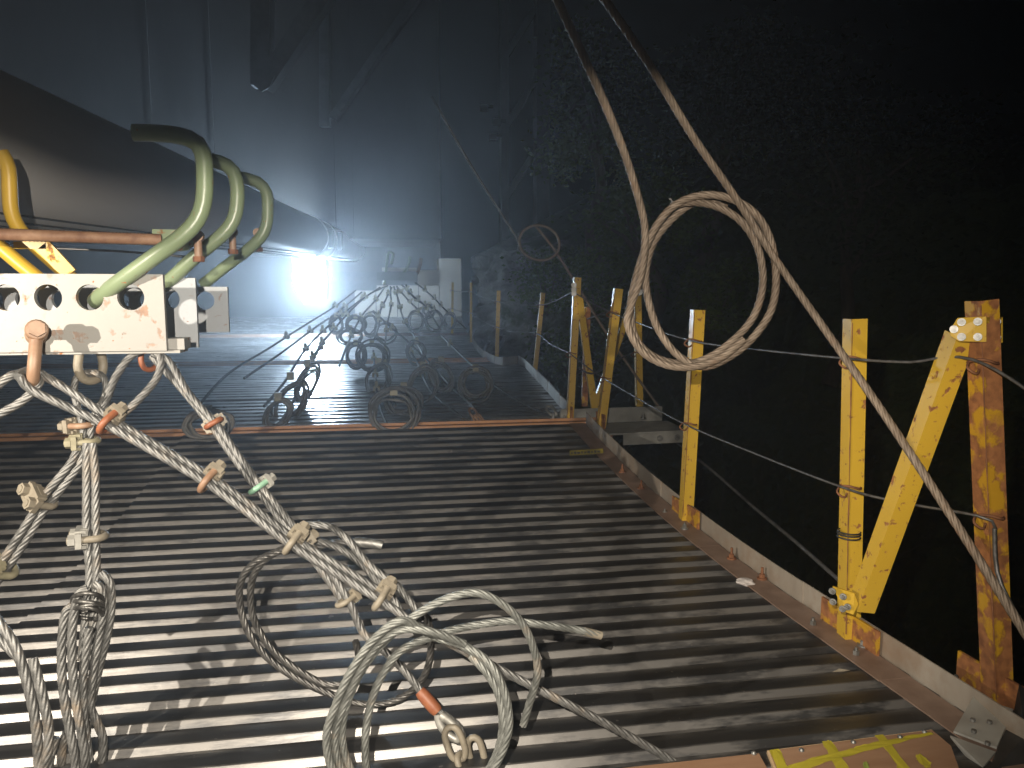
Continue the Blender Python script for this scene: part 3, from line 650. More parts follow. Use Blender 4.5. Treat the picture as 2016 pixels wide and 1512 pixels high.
def post(key, base, top, leg, mat, label, plate=True, ties=(), bolts=True, apex=INW, pl=.15):
    e = empty('railing_post', base, label, 'post', 'railing posts along the walkway')
    mb = MB(); angle_bar(mb, base, top, leg, .007, apex); bar_ = put(mb, 'upright', M[mat], e)
    if leg > .051:
        rd = V(apex); zz = (top - base).normalized(); rd = (rd - zz * rd.dot(zz)).normalized(); off = rd * (leg * .35 + .0005) + zz.cross(rd) * .003
        mb = MB(); mb.tube([base.lerp(top, t) + off + V((random.uniform(-1, 1), random.uniform(-1, 1), 0)) * .0006 for t in np.linspace(.03, .99, 24)], [random.uniform(.0008, .0028) for _ in range(24)], 6); subp(mb, 'ridge_rust', M['rust'], bar_, e)
    if plate:
        along_ = V((-.06, 1, 0)).normalized(); c = base + V((.012, 0, .045))
        mb = MB(); mb.box(c + along_ * .01, (.009, pl * 2, .10), Matrix.Rotation(math.atan2(.06, 1), 3, 'Z')); put(mb, 'base_plate', M['yellow_rusty'], e)
        if bolts:
            for q in (-1, 1):
                mb = MB(); hexbolt(mb, base + along_ * (pl * .78 * q) + V((-.05, 0, .004)), (0, 0, 1), .011, .022); put(mb, 'bolt', M['steel'], e)
    d = (top - base)
    for f in ties:
        c = base + d * f
        mb = MB(); L = leg * .62
        pts = [c + V((L * math.cos(t), L * math.sin(t), .006 * math.sin(2 * t))) + INW * .0 for t in np.linspace(0, 6.28, 14)]
        mb.tube(spline(pts, .012), .0038, 7); mb.tube(spline([pts[6], pts[6] + V((-.02, -.02, -.015)), pts[6] + V((.0, -.03, -.03)), pts[6] + V((.02, -.015, -.02))], .008), .0036, 6)
        put(mb, 'wire_tie', M['rust'], e)
    POSTS[key] = (base, top); return e
def upto(base, px, py):                      # top of a post whose base is known
    r = _dir(px, py); d = (base - EYE).dot(HF); return EYE + r * d
b0 = Dk(1962, 1392); b1 = Dk(1667, 1262); b2 = Dk(1346, 1028)
t0, t1, t2 = upto(b0, 1930, 592), upto(b1, 1680, 628), upto(b2, 1370, 610)
post('p0', b0, t0, .058, 'yellow_rusty', 'nearest railing post, half rusted, at the right frame edge', ties=(.49, .86))
post('p1', b1, t1, .055, 'yellow', 'yellow railing post with the lower brace joint, second from the right', ties=(.495, .885))
post('p2', b2, t2, .057, 'yellow', 'yellow railing post standing in front of the big rope ring opening', ties=(.475, .862))
for (key, bx, by, tx, ty, leg, lab) in (('p4', 1050.6, 737, 1067, 576, .05, 'narrow yellow post beyond the braced corner posts'),
                                   ('p5', 976, 714, 980, 572, .05, 'yellow post at the bend of the far kerb strip'),
                                   ('p6', 926, 674, 926, 556, .045, 'thin dark post in front of the bare rock'),
                                   ('p7', 889, 657, 890, 556, .05, 'farthest bright yellow post beside the rock')):
    b = Dk(bx, by); post(key, b, upto(b, tx, ty), leg, 'yellow', lab, plate=False, ties=(.5, .85))
bA = Dk(1119, 824); bB = Dk(1180, 840)
post('A', bA, upto(bA, 1134, 546), .052, 'yellow', 'left corner post with two shiny bolts near its top', plate=True, ties=(.47,), pl=.07)
post('B', bB, upto(bB, 1214, 568), .058, 'yellow', 'leaning scuffed yellow corner post above the steel beam', plate=True, ties=(.36, .83), pl=.09)
bC = P(1256, 800, 6.3); bD = P(1148, 800, 6.6)
post('C', bC, P(1252, 578, 6.3), .055, 'yellow', 'yellow post behind the rope ring at its left rim', plate=False, ties=(.48,))
post('D', bD, P(1154, 604, 6.6), .05, 'yellow_rusty', 'short rusty post hidden behind the corner brace', plate=False)
def brace(a, b, leg, label, apex=INW, mat='yellow'):
    e = empty('diagonal_brace', a, label, 'brace', 'railing braces'); mb = MB(); angle_bar(mb, a, b, leg, .007, apex); put(mb, 'bar', M[mat], e); return e
br0 = brace(P(1692, 1200, 2.32), P(1888, 660, 2.13), .058, 'bright yellow diagonal brace between the two nearest posts')
# gusset plates with bolts at both ends of the near brace
def gusset(root, poly, off, boltpts, nrm, mat='yellow'):
    mb = MB(); mb.prism(poly, (0, 0, 0), V(nrm) * -.008); gp = put(mb, 'gusset_plate', M[mat], root)
    for p in boltpts:
        mb = MB(); hexbolt(mb, p + V(nrm) * .001, nrm, .0062, .013); subp(mb, 'bolt', M['steel'], gp, root)
nr = (EYE - P(1920, 650, 2.0)).normalized(); nr = V((nr.x, nr.y, 0)).normalized()
dd = 2.055
gusset(br0, PP([(1870, 650, dd + .03), (1885, 626, dd + .02), (1942, 623, dd), (1942, 673, dd), (1888, 672, dd + .02), (1872, 662, dd + .03)]), 0, PP([(1893, 634, dd + .01), (1925, 633, dd - .005), (1878, 648, dd + .02), (1893, 663, dd + .01), (1925, 663, dd - .005)]), nr)
gusset(br0, PP([(1941, 625, dd), (1974, 624, dd + .09), (1974, 675, dd + .09), (1943, 673, dd + .08)]), 0, PP([(1962, 633, dd + .05), (1962, 664, dd + .05)]), nr)
d2 = 2.30
gusset(br0, PP([(1639, 1155, d2 + .02), (1682, 1168, d2), (1690, 1190, d2), (1680, 1210, d2), (1655, 1202, d2 + .015), (1650, 1178, d2 + .02)]), 0, PP([(1639, 1163, d2 + .0), (1640, 1184, d2 + .0), (1660, 1174, d2), (1659, 1198, d2), (1669, 1194, d2)]), nr)
dA = (bA - EYE).dot(HF)
brA = brace(P(1170, 822, dA + .15), P(1137, 585, dA - .03), .05, 'slender brace leaning from the left corner post to the right')
mb = MB()
for py in (561, 570, 578): mb.cyl(P(1130, py, dA - .06), P(1130, py, dA - .11), .022, 6, False)
put(mb, 'top_bolts', M['steel'], brA)
brB = brace(P(1170, 796, 6.0), P(1246, 582, 6.2), .05, 'brace slanting behind the leaning yellow post up to the rope ring')
mb = MB(); mb.cyl(P(1243, 577, 6.05), P(1243, 577, 5.98), .03, 6, False); mb.cyl(P(1258, 575, 6.05), P(1258, 575, 5.98), .03, 6, False); put(mb, 'top_bolts', M['steel'], brB)
# black cable ties on post p1
mb = MB()
for f in (.335, .345, .352):
    c = b1.lerp(t1, f); mb.tube(spline([c + V((.036 * math.cos(t), .036 * math.sin(t), 0)) for t in np.linspace(0, 6.28, 12)], .012), .0028, 6)
tag(mb.build('cable_tie', M['black']), 'black cable ties wrapped round the second yellow post', 'cable tie')
mb = MB(); c = b1.lerp(t1, .69); 
# guard wires
def wire(name, pts, r, label, group='guard wires', mat='wire'):
    mb = MB(); mb.tube(spline(pts, .04), r, 7); return tag(mb.build(name, M[mat]), label, 'wire', group)
def onp(k, f, off=-.045):
    b, t = POSTS[k]; return b.lerp(t, f) + INW * -off
def sag(a, b, s): return a.lerp(b, .5) - V((0, 0, s))
def chainpts(seq, s=.012):
    out = [seq[0]]
    for a, b in zip(seq, seq[1:]): out += [sag(a, b, s), b]
    return out
R0 = P(2600, 1150, 1.35)
wire('guard_wire', chainpts([R0, onp('p0', .86), onp('p1', .885), onp('p2', .862), onp('B', .83, -.03), onp('A', .9, -.03)], .006), .0042, 'upper guard wire along the near railing')
wire('guard_wire', chainpts([P(1978, 1075, 2.13), onp('p0', .49), onp('p1', .495), onp('p2', .475), onp('B', .36, -.03), onp('A', .47, -.03)], .006), .0042, 'lower guard wire along the near railing')
wire('guard_wire', chainpts([onp('A', .9, -.03), onp('p4', .85, -.02), onp('p5', .85, -.02), onp('p6', .85, -.02), onp('p7', .85, -.02)], .02), .005, 'upper guard wire along the far railing')
wire('guard_wire', chainpts([onp('A', .47, -.03), onp('p4', .5, -.02), onp('p5', .5, -.02), onp('p6', .5, -.02), onp('p7', .5, -.02)], .02), .005, 'lower guard wire along the far railing')
wire('guard_wire', [P(1958, 1040, 2.05), P(1962, 1120, 2.04), P(1985, 1180, 2.0), P(2060, 1320, 1.95), P(2200, 1620, 1.8)], .006, 'thin wire dropping down the nearest rusty post')
wire('guard_wire', [P(1157, 628, 6.4), P(1200, 612, 6.0), P(1240, 600, 6.2)], .006, 'short wire tying the corner posts near their tops')
wire('guard_wire', [P(1140, 725, dA - .04), P(1160, 735, dA), P(1180, 730, dA + .1), P(1232, 700, 6.2)], .007, 'short wire tying the corner posts at mid height')
wire('guard_wire', [P(1305, 850, 6.2), P(1400, 925, 5.0), P(1480, 995, 4.2), P(1570, 1070, 3.4), P(1655, 1145, 2.9)], .009, 'slack grey cable hanging outside the railing', mat='wire')
# ------------------------------------------------------------------ toe boards and edge angles
def strip(pts, fn): 
    for a, b in zip(pts, pts[1:]): fn(a, b)
toe = empty('toe_board', b1, 'pale galvanised toe board with brown edge angle along the near railing', 'toe board')
ys = [1.55, 2.03, 2.62, 3.25, 3.95, 4.6, 5.25]
EX = lambda y: (b1.x + (y - b1.y) * (b2.x - b1.x) / (b2.y - b1.y)) + .03
for k in range(len(ys) - 1):
    a, b = ys[k], ys[k + 1]; jog = .0025 * (k % 2)
    p, q = V((EX(a) + jog, a - .02, zdeck(a))), V((EX(b) + jog, b + .0, zdeck(b)))
    mb = MB(); h = .088 + .004 * random.random(); n = V((.005, 0, 0))
    mids = [p.lerp(q, t) for t in np.linspace(0, 1, 5)]
    for u, v_ in zip(mids, mids[1:]):
        u = V((u.x, u.y, zdeck(u.y))); v_ = V((v_.x, v_.y, zdeck(v_.y)))
        mb.prism([u, u + V((0, 0, h)), v_ + V((0, 0, h)), v_], (0, 0, 0), n)
    put(mb, 'board', M['toe'], toe)
    mb = MB()
    for u, v_ in zip(mids, mids[1:]):
        u = V((u.x - .012, u.y, zdeck(u.y) + .006)); v_ = V((v_.x - .012, v_.y, zdeck(v_.y) + .006))
        wl = .105 + .006 * (k % 2)
        mb.prism([u, v_, v_ - V((wl, 0, 0)), u - V((wl, 0, 0))], (0, 0, .001 * (k % 2)), (0, 0, .0045 + .001 * (k % 2)))
    put(mb, 'edge_angle', M['angle'], toe)
for (px, py) in ((1440, 1100), (1500, 1140), (1225, 930), (1262, 962), (1700, 1272), (1880, 1360)):
    p = Dk(px, py, .012); mb = MB(); hexbolt(mb, p, (0, 0, 1), .012, .022); mb.cyl(p, p + V((0, 0, .05)), .0055, 8); put(mb, 'stud', M['steel'] if px > 1600 else M['rust'], toe)
toe2 = empty('toe_board', Dk(1101, 800), 'pale toe board curving along the far railing below the rock', 'toe board')
fp = [Dk(*q) for q in ((1122, 822), (1101, 800), (1078, 772), (1055, 748), (1034, 724), (1020, 716), (990, 720), (974, 716), (953, 706), (938, 690), (930, 674))]
for a, b in zip(fp, fp[1:]):
    mb = MB(); h = .105; n = (b - a).cross(V((0, 0, 1))).normalized() * .012
    g_ = (b - a) * .02
    mb.prism([a + g_, a + g_ + V((0, 0, h)), b - g_ + V((0, 0, h * (.9 + .2 * random.random()))), b - g_], (0, 0, 0), n); put(mb, 'board', M['toe'], toe2)
# ------------------------------------------------------------------ steel beam sticking out at the corner
bm_ = empty('outrigger_beam', P(1210, 830, 6.0), 'grey steel channel sticking out past the corner posts', 'beam')
q0, q1 = P(1104, 806, 5.75), P(1304, 800, 6.05); ax = (q1 - q0).normalized(); dn = V((0, 0, -1))
mb = MB(); mb.prism([q0, q1, q1 + dn * .115, q0 + dn * .115], (0, 0, 0), (0, .012, 0)); put(mb, 'web', M['bracket'], bm_)
mb = MB(); mb.prism([q0 + dn * .118, q1 + dn * .118 + ax * .05, q1 + dn * .118 + ax * .05 + V((0, -.42, 0)), q0 + dn * .118 + V((.25, -.42, 0))], (0, 0, 0), dn * .012); put(mb, 'lower_flange', M['bracket'], bm_)
q2 = q1 + ax * .06 + V((0, -.42, 0))
mb = MB(); mb.prism([q2 + dn * .13, q2 + dn * .21, q2 + dn * .21 - ax * .55, q2 + dn * .13 - ax * .55], (0, 0, 0), (0, .012, 0)); put(mb, 'fascia', M['bracket'], bm_)
for t in (.1, .25): 
    mb = MB(); hexbolt(mb, q2 + dn * .17 - ax * t, (0, -1, 0), .014, .02); put(mb, 'bolt', M['steel'], bm_)
for px, py in ((1266, 824), (1089, 824)):
    mb = MB(); hexbolt(mb, P(px, py, 5.7), (0, 0, 1), .012, .03); put(mb, 'bolt', M['steel'], bm_)
# ------------------------------------------------------------------ hanging rope ring on the right
RR = .0128; dC = 2.6
ring_r = empty('rope_coil', P(1380, 720, dC), 'brown rope ring hanging upright in front of the railing', 'rope coil')
def ell(cx, cy_, rx, ry, a0, a1, n, d0, d1, tilt=0):
    out = []
    for k in range(n):
        t = a0 + (a1 - a0) * k / (n - 1); x = rx * math.cos(t); y = ry * math.sin(t); c_, s_ = math.cos(tilt), math.sin(tilt)
        out.append((cx + x * c_ - y * s_, cy_ + x * s_ + y * c_, d0 + (d1 - d0) * k / (n - 1)))
    return out
turn1 = [(1322, 404, 2.56), (1362, 398, 2.56), (1410, 406, 2.57), (1455, 432, 2.57), (1486, 474, 2.58), (1500, 522, 2.58), (1500, 572, 2.59), (1484, 622, 2.6), (1452, 662, 2.6), (1402, 700, 2.6), (1350, 716, 2.6), (1292, 704, 2.6), (1254, 670, 2.6), (1241, 612, 2.59), (1250, 555, 2.58), (1270, 490, 2.57), (1298, 436, 2.565), (1335, 400, 2.55), (1385, 384, 2.54), (1435, 390, 2.535), (1482, 416, 2.535), (1513, 462, 2.54), (1527, 525, 2.54), (1524, 590, 2.545), (1502, 640, 2.55), (1455, 690, 2.55), (1390, 722, 2.56), (1338, 702, 2.57), (1298, 652, 2.58), (1276, 590, 2.585), (1272, 530, 2.60), (1290, 472, 2.61), (1335, 420, 2.62), (1380, 396, 2.62), (1430, 410, 2.62)]
mb = MB(); rope_into(mb, PP(turn1), RR); put(mb, 'rope_turn', M['rope_brown'], ring_r)
mb = MB(); rope_into(mb, PP([(760, -900, 1.75), (960, -330, 2.02), (1080, -40, 2.2), (1125, 60, 2.26), (1180, 180, 2.36), (1225, 290, 2.46), (1258, 395, 2.53), (1270, 460, 2.55), (1262, 540, 2.55), (1243, 600, 2.55), (1236, 640, 2.545), (1262, 690, 2.54), (1310, 718, 2.535), (1365, 722, 2.53), (1420, 704, 2.53), (1465, 668, 2.53)]), RR); put(mb, 'left_leg', M['rope_brown'], ring_r)
ropeobj('wire_rope', PP([(820, -640, 1.7), (1010, -290, 1.95), (1165, -40, 2.15), (1205, 20, 2.2), (1280, 130, 2.32), (1365, 270, 2.44), (1452, 395, 2.52), (1530, 515, 2.53), (1625, 650, 2.44), (1720, 785, 2.30), (1820, 935, 2.15), (1920, 1090, 2.02), (2030, 1265, 1.9), (2200, 1540, 1.7), (2420, 1900, 1.5)]), RR * .95, 'rope_brown', 'long brown rope crossing the railing diagonally from top to right edge')
mb = MB()
for k in range(5): mb.tube(spline([P(1335, 404, 2.55), P(1328 - 3 * k, 398 - 2 * k, 2.55), P(1322 + random.uniform(-4, 4), 395 + random.uniform(-6, 8), 2.55)], .006), .0014, 5)
put(mb, 'frayed_wires', M['wire'], ring_r)
# far ring on its own rope
fr = empty('rope_coil', P(1062, 518, 6.2), 'small far rope ring hanging left of the corner posts', 'rope coil')
mb = MB(); rope_into(mb, PP(ell(1062, 478, 40, 34, 2.6, 2.6 + 6.28 * 2.2, 40, 6.1, 6.3, .3)), .011, False); put(mb, 'rope_turn', M['rope_brown'], fr)
mb = MB(); rope_into(mb, PP([(850, 190, 6.0), (930, 330, 6.1), (1015, 465, 6.15), (1022, 490, 6.2), (1045, 512, 6.2)]), .009, False); put(mb, 'left_leg', M['rope_far'], fr)
ropeobj('wire_rope', PP([(1055, 445, 6.2), (1090, 490, 6.2), (1135, 560, 6.2), (1190, 650, 6.2), (1245, 730, 6.25), (1300, 805, 6.3)]), .011, 'rope_brown', 'thin brown rope from the far ring down to the steel beam', fine=False)

# ------------------------------------------------------------------ plywood cover, bracket and litter at bottom right
pl_ = empty('plywood_sheet', Dk(1690, 1490), 'brown plywood cover with yellow spray lines at bottom right', 'plywood')
c_ = [Dk(1512, 1478, .016), Dk(1835, 1437, .016), Dk(1872, 1468, .016), Dk(1905, 1560, .016), Dk(1560, 1600, .016)]
mb = MB(); mb.prism([q - V((0, 0, .012)) for q in c_], (0, 0, 0), (0, 0, .012)); put(mb, 'board', M['ply'], pl_)
mb = MB(); mb.bar(c_[0] - V((0, 0, .006)), c_[4] - V((0, 0, .006)), .006, .012); mb.bar(c_[0] - V((0, 0, .006)), c_[1] - V((0, 0, .006)), .004, .0115); put(mb, 'ply_edge', M['ply_edge'], pl_)
def paint(poly, h=.0175, mat='spray', name='paint_mark'):
    # irregular brushed edges
    pts = []
    n = len(poly)
    for i in range(n):
        a, b = V((*poly[i], 0)), V((*poly[(i + 1) % n], 0))
        for t in np.linspace(0, 1, 7)[:-1]:
            p = a.lerp(b, t) + V((random.uniform(-1, 1), random.uniform(-.8, .8), 0)) * 1.6; pts.append(Dk(p.x, p.y, h))
    mb = MB(); mb.add(pts, [tuple(range(len(pts)))]); put(mb, name, M[mat], pl_)
paint([(1514, 1477), (1534, 1474), (1556, 1520), (1540, 1535)])
paint([(1619, 1460), (1637, 1457), (1672, 1512), (1690, 1550), (1660, 1550), (1645, 1512)], .0178)
paint([(1722, 1448), (1740, 1445), (1790, 1512), (1800, 1530), (1775, 1530), (1762, 1500)], .0178)
paint([(1545, 1510), (1600, 1492), (1660, 1478), (1700, 1466), (1760, 1454), (1834, 1440), (1838, 1446), (1770, 1462), (1700, 1480), (1640, 1496), (1560, 1524)], .0182)
paint([(1802, 1486), (1812, 1484), (1834, 1502), (1832, 1511), (1822, 1512), (1806, 1498)], .0178)
paint([(1700, 1500), (1706, 1499), (1722, 1530), (1700, 1530)], .0178, 'spray_green')
for px, py in ((1578, 1478), (1680, 1462), (1772, 1452), (1820, 1442), (1484, 1484)):
    p = Dk(px, py, .0165); mb = MB(); mb.tube([p, p + V((0, 0, .004)), p + V((0, 0, .007))], [.007, .0065, .003], 10); put(mb, 'screw', M['steel'], pl_)
mb = MB(); q_ = [Dk(1225, 1512, .014), Dk(1494, 1483, .014), Dk(1510, 1512, .014), Dk(1540, 1600, .014), Dk(1200, 1640, .014)]; mb.prism([q - V((0, 0, .01)) for q in q_], (0, 0, 0), (0, 0, .01))
tag(mb.build('plywood_sheet', M['ply']), 'plain orange-brown board corner left of the sprayed plywood', 'plywood')
bk = empty('corner_bracket', Dk(1920, 1450), 'bent grey steel bracket in the bottom right corner', 'bracket')
k0 = PP([(1916, 1376, 2.03), (1995, 1400, 1.98), (1962, 1475, 1.86), (1877, 1443, 1.92)])
mb = MB(); mb.prism(k0, (0, 0, 0), (0, 0, .006)); put(mb, 'top_leaf', M['bracket'], bk)
k1 = PP([(1871, 1450, 1.90), (1960, 1482, 1.845), (1935, 1512, 1.80), (1900, 1486, 1.85)])
mb = MB(); mb.prism(k1, (0, 0, -.003), (0, 0, .003)); put(mb, 'lower_leaf', M['bracket'], bk)
k2 = PP([(2004, 1350, 2.0), (2012, 1352, 2.0), (1938, 1545, 1.72), (1925, 1540, 1.72)])
mb = MB(); mb.prism([P(2006, 1348, 2.0), P(1996, 1400, 1.985), P(1962, 1478, 1.86), P(1930, 1550, 1.74), P(2030, 1560, 1.74), P(2060, 1400, 1.95)], (0, 0, 0), (.006, .004, 0)); put(mb, 'side_leaf', M['plastic'], bk)
for px, py, d in ((1915, 1420, 1.95), (1948, 1424, 1.94), (1917, 1442, 1.92), (1944, 1466, 1.875)):
    p = P(px, py, d - .012); mb = MB(); mb.cyl(p, p + V((0, 0, .008)), .0065, 8); put(mb, 'rivet', M['steel'], bk)
# crumpled paper and a leaf on the deck
bm = bmesh.new(); bmesh.ops.create_icosphere(bm, subdivisions=3, radius=.03)
for v in bm.verts:
    n_ = mnoise.noise(v.co * 45) ; v.co *= 1 + .55 * n_; v.co.z *= .42; v.co.x *= 1.25
me = bpy.data.meshes.new('crumpled_paper'); bm.to_mesh(me); bm.free(); me.materials.append(M['paper'])
o = bpy.data.objects.new('crumpled_paper', me); COL.objects.link(o); o.location = Dk(1470, 1146, .012); tag(o, 'scrap of crumpled white paper beside the edge angle', 'paper')
mb = MB(); p = Dk(1655, 1322, .006); mb.add([p + V((-.03, 0, 0)), p + V((0, .008, .006)), p + V((.035, .002, .0)), p + V((.0, -.009, .002))], [(0, 1, 2, 3)]); tag(mb.build('dead_leaf', M['clip_tan']), 'small dry yellow leaf lying on the decking', 'leaf')
# faded warning label by the corner post
lb = empty('warning_label', Dk(1155, 896, .01), 'faded yellow label with black lettering at the foot of the corner', 'label')
la, lbp = Dk(1122, 897, .012), Dk(1188, 893, .012)
mb = MB(); mb.prism([la, lbp, lbp + V((0, .012, .03)), la + V((0, .012, .03))], (0, 0, 0), (0, .004, 0)); put(mb, 'label_strip', M['sign'], lb)
mb = MB()
for k in range(9):
    u = la.lerp(lbp, .06 + .1 * k); mb.box(u + V((0, .004, .014)), (.010 + .004 * (k % 3), .002, .012 + .005 * (k % 2)))
put(mb, 'lettering', M['black'], lb)

# side work light, out of view; plate above added to cut its light
wl = empty('work_light', (-2.1, .5, 1.0), 'unseen work light under an added cutoff plate, on a stand at the left of the walkway', 'lamp')
mb = MB(); hd = V((.58, .81, 0)).normalized(); sd_ = V((.81, -.58, 0)); c = V((-2.1, .5, 1.445)) + hd * .17
mb.box(c, (.9, .62, .012), Matrix((sd_, hd, V((0, 0, 1)))).transposed()); put(mb, 'cutoff_hood', M['plastic'], wl)
mb = MB(); mb.box(V((-2.1, .5, 1.38)) - hd * .09, (.3, .02, .22), Matrix((sd_, hd, V((0, 0, 1)))).transposed()); put(mb, 'housing', M['plastic'], wl)
mb = MB(); mb.cyl(V((-2.1, .5, 1.3)) - hd * .1, V((-2.1, .5, 0)) - hd * .1, .02); put(mb, 'stand', M['plastic'], wl)
hl = empty('head_lamp', (-.13, -.06, 1.34), 'small unseen lamp with added light-cutting plates on a thin stand beside the photographer', 'lamp')
mb = MB()
for x0, x1, sl_ in ((-.12, -.0215, .155), (-.0215, -.0023, .080), (-.0023, .10, .19)):    # brim plates added unseen, stepped to cut the light at differing heights
    zc = 1.34 + sl_ * .07 + .0015; mb.box((-.13 + (x0 + x1) / 2, -.06 + .020, zc), (x1 - x0, .10, .003))
put(mb, 'cutoff_brim', M['plastic'], hl)
mb = MB(); mb.box((-.13, -.10, 1.345), (.06, .03, .05)); put(mb, 'housing', M['plastic'], hl)
mb = MB(); mb.cyl((-.13, -.115, 1.33), (-.13, -.115, 0), .012); put(mb, 'stand', M['plastic'], hl)
# ================================================================== far station, slings and coils
LD = 15.0; lampc = P(620, 550, LD)
lp = empty('work_lamp', lampc, 'blazing white square work lamp hanging in the distance', 'lamp')
bm = bmesh.new(); bmesh.ops.create_cube(bm, size=1)
for v in bm.verts: v.co = V((v.co.x * .335, v.co.y * .08, v.co.z * .395))
bmesh.ops.bevel(bm, geom=[e for e in bm.edges if abs(e.verts[0].co.y - e.verts[1].co.y) > .01], offset=.065, segments=4, affect='EDGES')
me = bpy.data.meshes.new('diffuser'); bm.to_mesh(me); bm.free(); me.materials.append(M['lamp'])
o = bpy.data.objects.new('diffuser', me); COL.objects.link(o); o.parent = lp
mb = MB(); mb.box(lampc + V((0, 0, .19)), (.16, .06, .03)); mb.cyl(lampc + V((0, 0, .2)), lampc + V((0, 0, .42)), .012); put(mb, 'bracket', M['plastic'], lp)
mb = MB(); mb.box(lampc + V((.24, -.14, 0)), (.02, .85, .75)); put(mb, 'light_shield', M['plastic'], lp)  # opaque shield added to keep lamp light off the right-hand side
mb = MB(); mb.tube(spline(PP([(573, 500, 14.6), (577, 528, 14.6), (575, 545, 14.6), (582, 570, 14.6), (592, 588, 14.6), (600, 600, 14.6)]), .02), .012, 7); tag(mb.build('power_cord', M['toe']), 'pale power cord dangling left of the bright lamp', 'cord')
mb = MB(); mb.tube(spline(PP([(440, 502, 14.6), (570, 506, 14.6), (640, 507, 14.6), (700, 512, 14.6)]), .1), .009, 7); tag(mb.build('lamp_line', M['wire']), 'tight line above the bright lamp', 'line')
# far hanger plates
FS = 15.7
h4 = empty('hanger_plate', Py(700, 560, FS), 'far pale drilled hanger plate right of the bright lamp', 'plate', 'drilled hanger plates')
xr4 = Py(741, 540, FS).x; zl, zh = Py(741, 572, FS).z, Py(741, 536, FS).z
plate_with_holes('plate', FS, xr4 - 1.02, xr4, zl, zh, .02, [(xr4 - .11 - .14 * k, zl + (zh - zl) * .62) for k in range(7)], .052, M['truss'], h4)
for (xa, xb, ya, yb, y, mt, lab) in ((742, 822, 536, 552, 11.6, 'truss', 'dark far hanger plate above the fan of slings'), (822, 866, 532, 562, 17.5, 'concrete_warm', 'pale panel hung at the far end, upper one'), (752, 820, 527, 534, 12.3, 'concrete_warm', 'pale bar above the dark far plate')):
    a, b = Py(xa, yb, y), Py(xb, ya, y); mb = MB(); mb.box((a + b) / 2, (b.x - a.x, .03, b.z - a.z)); mb.box((a + b) / 2 + V((0, .06, 0)), (b.x - a.x - .04, .02, (b.z - a.z) * .6))
    tag(mb.build('hung_panel', M[mt]), lab, 'panel', 'far panels')
for k, (pts, mt, lab) in enumerate((([(756, 560), (760, 530), (764, 500), (768, 497), (774, 500), (770, 520)], 'green', 'far hook pipe above the dark plate, left one'),
        ([(790, 545), (800, 530), (806, 515), (807, 505)], 'green', 'far hook pipe above the dark plate, right one'),
        ([(816, 548), (824, 532), (828, 518), (829, 508)], 'rust', 'rusty far hook pipe right of the dark plate'))):
    mb = MB(); mb.tube(spline(PP([(a, b, 11.6) for a, b in pts]), .04), .022, 8); tag(mb.build('hook_pipe', M[mt]), lab, 'pipe', 'far hook pipes')
# slings fanning down from the far plates: (points, clips)
slings = [
 ([(818, 556, 11.7), (849, 582, 12.2), (879, 612, 13), (918, 648, 14)], 4, 'far sling, rightmost of the fan'),
 ([(798, 560, 11.5), (810, 580, 11.7), (828, 596, 12), (863, 614, 12.6), (880, 640, 13)], 4, 'far sling, second from the right of the fan'),
 ([(780, 563, 11.4), (803, 590, 11.4), (822, 610, 11.5), (850, 650, 11.8)], 3, 'far sling ending behind the middle far rings'),
 ([(775, 564, 11.3), (785, 592, 11.2), (790, 616, 11.1), (800, 640, 11.0), (818, 665, 10.6)], 3, 'far sling dropping steeply from the dark plate'),
 ([(771, 566, 11.2), (757, 595, 10.8), (749, 612, 10.6), (746, 640, 10.2), (735, 672, 9.6)], 3, 'far sling dropping left below the dark plate'),
 ([(763, 563, 11.1), (726, 580, 10.6), (690, 612, 10.0), (640, 668, 8.6), (612, 710, 7.6), (585, 775, 6.6), (552, 838, 5.6)], 5, 'long far sling running to the left-hand ring'),
 ([(700, 572, 11.0), (655, 606, 10.4), (600, 640, 9.6), (530, 685, 8.4), (450, 735, 7.2), (390, 800, 6.2)], 2, 'far sling slanting away to the left'),
 ([(712, 575, 11.0), (668, 612, 10.4), (620, 645, 9.5), (560, 690, 8.3), (480, 745, 7.0)], 2, 'second far sling slanting away to the left'),
 ([(735, 612, 10.6), (770, 645, 10.0), (800, 670, 9.6), (830, 700, 9.2)], 2, 'thick far sling crossing to the right'),
 ([(735, 690, 9.3), (738, 730, 8.2), (742, 770, 7.0), (752, 815, 5.9), (768, 846, 5.3)], 3, 'sling leading down to the ring at the joint'),
 ([(800, 680, 9.8), (822, 715, 8.6), (848, 770, 7.2), (900, 815, 6.0), (935, 838, 5.6)], 2, 'thin sling running to the chain at the joint'),
 ([(868, 660, 10.8), (930, 720, 9.0), (975, 760, 7.4), (1040, 800, 6.4), (1085, 815, 5.9)], 1, 'thin sling running to the corner anchor'),
 ([(620, 700, 7.8), (598, 745, 7.0), (572, 800, 6.2), (548, 838, 5.6)], 2, 'doubled left sling above the joint angle'),
]
